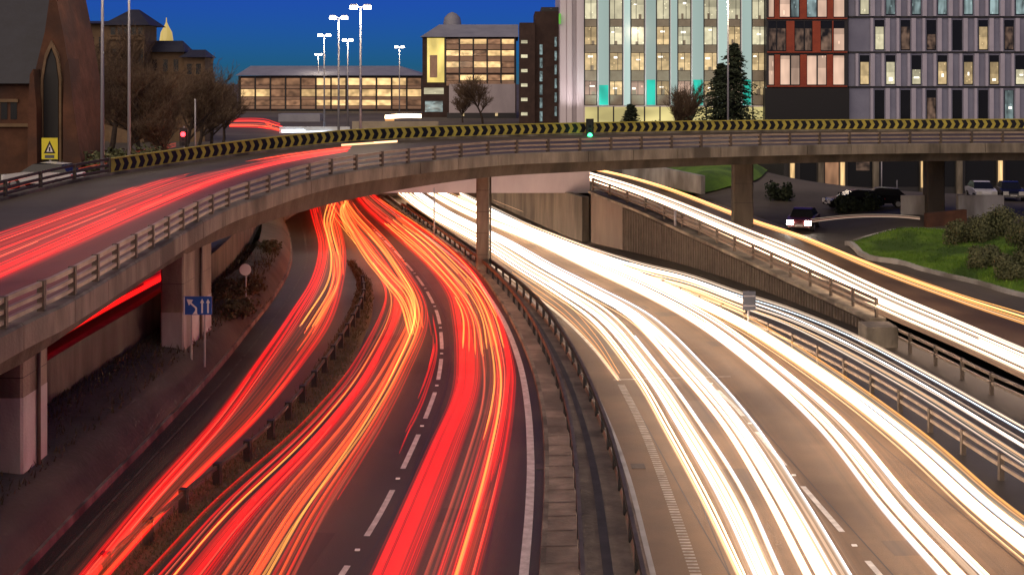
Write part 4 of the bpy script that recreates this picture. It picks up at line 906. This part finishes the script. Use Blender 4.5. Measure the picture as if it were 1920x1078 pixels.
def signal(label, x, y, d, zb, col, lit):
    c = PD(x, y, d); g = empty('traffic_signal', label, 'traffic signal', (c.x, d, zb)); h = c.z - zb
    m = MB(); m.tube([(0, .15, 0), (0, .15, h + .5)], .055, 8); m.obj('pole', M['pole'], g)
    box('backboard', (-.26, .02, h - .75 + .35 * (lit == 2) * 2 - .0), (.26, .06, h + .4 + .35 * (lit == 2) * 2), M['black'], g); box('head', (-.16, -.12, h - .65 + .7 * (lit == 2)), (.16, .018, h + .25 + .7 * (lit == 2)), M['black'], g)
    for k in range(3):
        on = k == lit; z = h + (.0 if on else (lit - k) * .3)
        m = MB(); m.tube([(0, -.125, z), (0, -.15, z)], .15 if on else .1, 14); m.obj('lens', emat('signal_light', col, 9) if on else M['dglass'], g)
    ld = bpy.data.lights.new('signal_light', 'POINT'); ld.energy = 8; ld.color = col; ld.shadow_soft_size = .1; lo = bpy.data.objects.new('signal_light', ld); COL.link(lo); lo.parent = g; lo.location = (0, -.5, h)
signal('traffic signal showing red behind the chevron barrier', 344, 252, 84, zL(84), (1, .03, .04), 0)
i = min(range(nE), key=lambda i: (960 + F * deckF[i].x / deckF[i].y - 1106) ** 2); q = deckF[i]
signal('traffic signal showing green on the flyover edge', 1106, 254, q.y - 1.2, q.z - .05, (.05, 1, .35), 2)
post('pole', 'bare signal pole right of the red traffic signal', 'pole', 366, 186, 300, 86, .05)

# ------------------------------------------------------------------ cars
def car(label, loc, rz, paint, lights=False, group=None, hatch=True):
    g = empty('car', label, 'car', loc, group, rz)   # the nose points along local +y
    def ring(pts, w0): return pts
    side = [(-2.05, .32), (-2.1, .62), (-2.02, .88), (-1.25, .95), (.75, .95), (1.75, .82), (2.05, .62), (2.08, .34)]
    n = len(side); m = MB(); ws = [.78, .86, .88, .88, .88, .84, .78, .74]
    m.add([(s * w, y, z) for s in (-1, 1) for (y, z), w in zip(side, ws)], [tuple(range(n)), tuple(range(2 * n - 1, n - 1, -1))] + [(k, n + k, n + (k + 1) % n, (k + 1) % n) for k in range(n)])
    m.obj('body', paint, g)
    cab = [(-1.85 if hatch else -1.5, .93, .76), (-1.35, 1.38, .6), (-.1, 1.45, .62), (.3, 1.38, .62), (1.05, .9, .76)]; k_ = len(cab)
    m = MB(); m.add([(s * w, y, z) for s in (-1, 1) for y, z, w in cab], [tuple(range(k_)), tuple(range(2 * k_ - 1, k_ - 1, -1))] + [(k, k_ + k, k_ + (k + 1) % k_, (k + 1) % k_) for k in range(k_)])
    m.obj('glasshouse', M['dglass'], g)
    m = MB(); m.add([(s * w, y, z) for s in (-1, 1) for y, z, w in ((-1.4, 1.385, .6), (-.1, 1.465, .62), (.32, 1.395, .62))], [(0, 1, 4, 3), (1, 2, 5, 4)]); m.obj('roof_panel', paint, g)
    for s in (-1, 1):
        for y in (-1.3, 1.3):
            m = MB(); m.tube([(s * .68, y, .31), (s * .9, y, .31)], .31, 14); t = m.obj('wheel', M['tyre'], g); m = MB(); m.tube([(s * .9, y, .31), (s * .915, y, .31)], .19, 12); m.obj('rim', M['rim'], t)
        m = MB(); m.box((s * .58 - .2, 2.0, .5), (s * .58 + .2, 2.1, .78)); m.obj('headlight', emat('headlight_on', (1, .92, .8), 40) if lights else M['signwhite'], g)
        m = MB(); m.box((s * .66 - .1, -2.12, .6), (s * .66 + .1, -2.03, .84)); m.obj('tail_light', M['signred'], g)
    box('number_plate', (-.25, 2.075, .42), (.25, 2.1, .52), M['signwhite'], g)
    return g
def ground_at(x, y, z0=2.0):
    p = P(x, y, z0)
    for _ in range(8): p = P(x, y, zR(p.x, p.y))
    return Vector((p.x, p.y, zR(p.x, p.y)))
car('maroon car with both headlights lit entering the roundabout', ground_at(1506, 430), R(160), M['carred'], True)
car('dark car parked under the flyover beside the shrubs', ground_at(1600, 392), R(95), M['carblack'])
car('second dark car parked nearer the low pale wall', ground_at(1648, 388), R(80), M['carblack'])
car('white car parked below the office block right of the flyover pier', ground_at(1840, 374), R(172), M['carwhite'])
car('black car parked right of the white parked car', ground_at(1893, 374), R(168), M['carblack'])
car('pale car standing in front of the church by the yellow sign', (PD(82, 0, 74).x, 74, zL(74)), R(80), M['carwhite'])
bundle('thin pale light trail behind the lit car at the roundabout', [(1520, 418, 2.6), (1600, 409, 2.7), (1680, 408, 2.8), (1725, 412, 2.8)], [(1520, 412, 2.7), (1600, 404, 2.8), (1680, 404, 2.9), (1725, 409, 2.9)], 1, [(4, 'wdim', (.012, .025), .02, .8, (0, 1)), (1, 'rosesheer', (.15, .2), .03, 1, (.3, .6))], near=0, seed=73, dz=.05)
# low walls by the roundabout and street
def wallseg(name, label, pts, h, th, mt):
    m = MB(); m.sweep(cr(pts, 1.5), [(-th / 2, -.5), (th / 2, -.5), (th / 2, h), (-th / 2, h)]); return tag(m.obj(name, mt, None), label, 'wall')
wallseg('low_wall', 'low pale wall under the flyover left of its right pier', [ground_at(1690, 402), ground_at(1735, 402)], 1.3, .3, M['concrete_pale'])
wallseg('low_wall', 'low pale wall under the flyover right of its right pier', [ground_at(1795, 408), ground_at(1880, 408)], 1.5, .3, M['concrete_pale'])
wallseg('low_wall', 'dark red brick wall at the foot of the right flyover pier', [ground_at(1735, 414), ground_at(1810, 416)], .9, .4, M['sand'])
wallseg('low_wall', 'grey wall at the back edge of the ramp by the grass bank', [P(1170, 322, 3.5), P(1240, 335, 3.3), P(1318, 352, 3.0)], .9, .4, M['concrete_pale'])

# ------------------------------------------------------------------ trees and shrubs
def bare_tree(label, x, d, zb, height, seed, spread=.9, lean=0):
    rn = random.Random(seed); X = (x - 960) * d / F; g = empty('bare_tree', label, 'tree', (X, d, zb))
    limb = MB(); tw = MB()
    def grow(p, dr, L, r, lv):
        n = 4; pts = [p]
        for k in range(n):
            dr = (dr + Vector((rn.uniform(-.22, .22), rn.uniform(-.22, .22), rn.uniform(-.05, .14)))).normalized(); pts.append(pts[-1] + dr * L / n)
        (limb if lv < 2 else tw).tube(pts, r, 5 if lv < 2 else 3, r * .55, cap=False)
        if lv >= 5: return
        for k in range({0: 9, 1: 7, 2: 5, 3: 4, 4: 3}[lv]):
            b = pts[rn.randint(1 if lv else 2, n)]; a = rn.uniform(0, 6.28); s = spread * rn.uniform(.6, 1.2)
            nd = (dr + Vector((math.cos(a) * s, math.sin(a) * s, rn.uniform(-.2, .35)))).normalized(); grow(b, nd, L * rn.uniform(.5, .72), max(r * .52, .014), lv + 1)
    grow(Vector((0, 0, -.2)), Vector((lean, 0, 1)).normalized(), height * .42, height * .022, 0)
    limb.obj('trunk', M['bark'], g, True); tw.obj('crown', M['twig'], g)
    return g
z_ = zL(100)
bare_tree('wide bare tree nearest the church gable', 172, 98, z_, 10.2, 1); bare_tree('tall bare tree in front of the sandstone tenement left of its tower', 205, 116, zL(116), 13, 2)
bare_tree('bare tree in front of the hip roofed tower', 262, 108, zL(108), 10.5, 3); bare_tree('bare tree right of the hip roofed tower', 318, 104, zL(104), 9.0, 4)
bare_tree('smaller bare tree at the right end of the tenement', 372, 118, zL(118), 8.5, 5); bare_tree('low bare tree just left of the long car park', 418, 138, zL(138), 8, 6)
bare_tree('bare tree in front of the lilac screen of the domed car park', 905, 200, 4.6, 9.0, 7); bare_tree('slim bare tree left of the lilac screen', 868, 205, 4.6, 7.0, 8)
bare_tree('bare sapling before the glass tower left of the conifers', 1272, 165, 3.2, 9.0, 9, .6); bare_tree('slender bare sapling beside the tall lamp column', 1296, 168, 3.2, 8.5, 10, .6)
def conifer(label, x, d, ytop, ybase, rad, seed, ragged=.0):
    rn = random.Random(seed); t = PD(x, ytop, d); b = PD(x, ybase, d); h = t.z - b.z; g = empty('conifer', label, 'tree', b)
    m = MB(); m.tube([(0, 0, -.4), (0, 0, h * .5), (0, 0, h)], .22, 6, .03); m.obj('trunk', M['bark'], g)
    m = MB()
    for k in range(int(h * 52)):
        u = rn.random() ** .8; z = h * (.1 + .9 * u); a = rn.uniform(0, 6.28); r = rad * (1 - u) ** .8 * rn.uniform(.35, 1.1) * (1 + ragged * math.sin(a * 2 + z * 2.1 + seed)) + .12
        tip = Vector((math.cos(a) * r, math.sin(a) * r, z - r * .22)); base = Vector((0, 0, z)); sd_ = Vector((-math.sin(a), math.cos(a), 0))
        for j in range(5):
            p = base.lerp(tip, .25 + .75 * j / 4); w = .32 * (1 - .1 * j); dn = Vector((rn.uniform(-.1, .1), rn.uniform(-.1, .1), -rn.uniform(.1, .3)))
            e = (tip - base).normalized() * .35
            m.add([p, p + sd_ * w + e * .5 + dn, p + e * 1.1, p - sd_ * w + e * .5 + dn], [(0, 1, 2, 3)])
    m.obj('crown', M['needle'], g); return g
conifer('taller dark conifer right of the tall lamp column', 1376, 150, 80, 262, 3.7, 1, .4); conifer('shorter dark conifer left of the tall lamp column', 1352, 153, 118, 258, 3.4, 2, .5)
conifer('small dark conifer in front of the lobby of the glass tower', 1183, 165, 194, 250, 1.6, 3)
def shrub(label, c, rx, ry, rz, seed, mt='leaf', n=900, leaf=.13):
    rn = random.Random(seed); g = empty('shrub', label, 'shrub', c); m = MB()
    lob = [(rn.uniform(-.6, .6) * rx, rn.uniform(-.6, .6) * ry, rn.uniform(.15, .75) * rz, rn.uniform(.25, .6)) for _ in range(12)]
    for k in range(n):
        lx, ly, lz, ls = rn.choice(lob); v = Vector((rn.gauss(0, 1), rn.gauss(0, 1), rn.gauss(0, 1))).normalized() * rn.uniform(.6, 1.15)
        p = Vector((lx + v.x * rx * ls, ly + v.y * ry * ls, max(.0, lz + v.z * rz * ls * .8))); u = Vector((rn.gauss(0, 1), rn.gauss(0, 1), rn.gauss(0, 1))).normalized(); w = u.cross(v).normalized() if u.cross(v).length > .1 else Vector((1, 0, 0))
        m.add([p, p + (u + w) * leaf, p + u * leaf * 2, p + (u - w) * leaf], [(0, 1, 2, 3)])
    m.obj('foliage', M[mt], g); m = MB()
    for k in range(5):
        a = rn.uniform(0, 6.28); m.tube([(0, 0, -.2), (math.cos(a) * rx * .3, math.sin(a) * ry * .3, rz * .6)], .04, 4, .015)
    m.obj('stem', M['bark'], g); return g
for k, (x, y, w, h, lb) in enumerate(((1812, 452, 1.3, 1.1, 'leftmost rounded shrub on the grass roundabout'), (1862, 446, 1.5, 1.3, 'tallest rounded shrub at the back of the grass roundabout'), (1905, 476, 1.4, 1.0, 'rounded shrub at the right edge of the grass roundabout'), (1858, 470, 1.2, .9, 'low front shrub in the clump on the grass roundabout'), (1940, 460, 1.8, 1.5, 'shrub cut by the right edge of the picture'))):
    p = ground_at(x, y); p.z += .3; shrub(lb, p, w * .95, w * .85, h * 1.4, 40 + k, n=6000, leaf=.06)
for k, (x, y, lb) in enumerate(((1590, 398, 'dark shrub left of the parked dark cars'), (1632, 394, 'dark shrub in front of the parked dark cars'), (1462, 372, 'dark shrub behind the left flyover pier on the right side'))):
    shrub(lb, ground_at(x, y), 1.1, .9, 1.3, 60 + k, 'needle', 700, .12)
for k, (x, y, z, lb) in enumerate(((455, 590, 1.0, 'dry scrub beside the slip road below the round sign'), (470, 545, 1.1, 'dry scrub between the round sign and the slip road'), (435, 555, 1.2, 'dry scrub right of the flyover pier with the blue sign'), (500, 470, 1.1, 'dry scrub under the flyover at the far end of the slip road'))):
    shrub(lb, P(x, y, z), .9, 1.6, .6, 80 + k, 'scrub', 700, .08)
for k, (x, d, lb) in enumerate(((170, 84, 'dark hedge shrub at the foot of the church buttress'), (215, 86, 'pale green shrub behind the left end of the chevron barrier'), (255, 90, 'dark shrub below the bare trees by the street'))):
    shrub(lb, Vector(((x - 960) * d / F, d, zL(d))), 1.8, 1.2, 1.7, 90 + k, 'leaf', 900, .12)
for k, (x, lb) in enumerate(((1140, 'low shrub in front of the glass tower lobby at its left end'), (1225, 'low shrub in front of the lobby right of the small conifer'), (1310, 'low shrub in front of the lobby left of the tall lamp column'), (1415, 'low yellow lit shrub at the right end of the lobby'))):
    shrub(lb, PD(x, 252, 175), 2.2, 1, 1.5, 100 + k, 'leaf', 600, .14)

bare_tree('dense bare tree right beside the church buttress', 148, 104, zL(104), 10.5, 21); bare_tree('bare tree between the church and the tenement tower', 232, 96, zL(96), 9, 22)
bare_tree('broad low bare tree below the tower windows', 290, 98, zL(98), 8.4, 23); bare_tree('bare tree below the lower tenement roofs', 345, 108, zL(108), 8.5, 24); bare_tree('tangled bare tree left of the red traffic signal', 312, 92, zL(92), 5.2, 25)
bare_tree('bare tree behind the red traffic signal', 395, 124, zL(124), 8, 26)

# ------------------------------------------------------------------ ground cover nobody could count
def blades(name, label, pts, hmin, hmax, mt, seed, w=.02, lean=.5):
    rn = random.Random(seed); m = MB()
    for p in pts:
        h = rn.uniform(hmin, hmax); a = rn.uniform(0, 6.28); dx, dy = math.cos(a) * w, math.sin(a) * w; l = Vector((rn.uniform(-lean, lean) * h, rn.uniform(-lean, lean) * h, h))
        m.add([p + Vector((dx, dy, 0)), p - Vector((dx, dy, 0)), p + l], [(0, 1, 2)])
    o = m.obj(name, mt, None); o['kind'] = 'stuff'; o['label'] = label; o['category'] = 'ground cover'; return o
rn = random.Random(3); pts = []
rv = [(a, b) for a, b in zip(resample(vA, 200), resample(vB, 200))]
for k in range(7000):
    a, b = rn.choice(rv); t = rn.random() ** 1.0; t = .15 + .7 * t; p = a.lerp(b, t); p = p + Vector((rn.uniform(-.2, .2), rn.uniform(-.2, .2), .1)); pts.append(p)
blades('verge_weeds', 'dry weeds growing on the soil verge along the dark guard rail', pts, .04, .2, M['scrub'], 1, .025)
pts = []
for k in range(4500):
    y = rn.uniform(28, 80); i = min(range(len(low)), key=lambda q: abs(low[q].y - y)); xe = low[i].x + .2; u = rn.random() ** 2.2
    pts.append(Vector((xe + u * 2.0, y, 1.05 + .25 * (1 - u))))
blades('bank_weeds', 'dry weeds and litter at the foot of the low wall under the flyover', pts, .05, .28, M['scrub'], 2, .03)
pts = []; c = sum(gr, Vector()) / len(gr)
for k in range(26000):
    i = rn.randint(0, len(gr) - 2); e = gr[i].lerp(gr[i + 1], rn.random()); t = math.sqrt(rn.random()) * .985; x = c.x + (e.x - c.x) * t; y = c.y + (e.y - c.y) * t
    if 960 + F * x / y < 1990: pts.append(Vector((x, y, zR(x, y) + .14 + .45 * (1 - t * t) - .02)))
blades('lawn_grass', 'short green grass on the roundabout lawn', pts, .05, .16, M['grass'], 3, .03, .8)

# ------------------------------------------------------------------ wear on the roads: seams, repair patches, gullies
SEAM = mat('tar_seam', (.018, .016, .014), .45); PATCH = mat('asphalt_patch', (.03, .026, .022), .6, (.045, .038, .03), 1.0); PATCHW = mat('asphalt_patch_pale', (.09, .064, .044), .6, (.12, .086, .058), 1.0)
def along(c, w): return offset(c, w)
for c, w, par in ((dashL, -.35, mw), (dashL, 3.3, mw), (edgeL, .9, mw), (dashR, -.3, mw2), (dashR, 3.4, mw2), (dashR, -3.5, mw2), (kerbR, -1.7, mw2)):
    paint('tar_seam', along(c, w)[:60], .035, SEAM, par, .0045)
rn = random.Random(12)
for c, par, mt_ in ((dashL, mw, PATCH), (dashR, mw2, PATCHW)):
    L_ = resample(c, 90)
    for k in range(9):
        i = rn.randint(6, 55); w = rn.choice((-2.2, -1.2, 1.2, 2.4)); seg = offset(L_, w)[i:i + rn.randint(2, 5)]
        if len(seg) > 1: paint('repair_patch', seg, rn.uniform(.5, 1.5), mt_, par, .0025)
for c, w, par in ((kerbR, -.35, mw2), (edgeL, -.35, mw)):
    q = offset(resample(c, 40), w)
    for i in (8, 16, 25):
        g_ = box('gully', (-.2, -.25, 0), (.2, .25, .012), M['steel_dark'], par); g_.location = q[i]
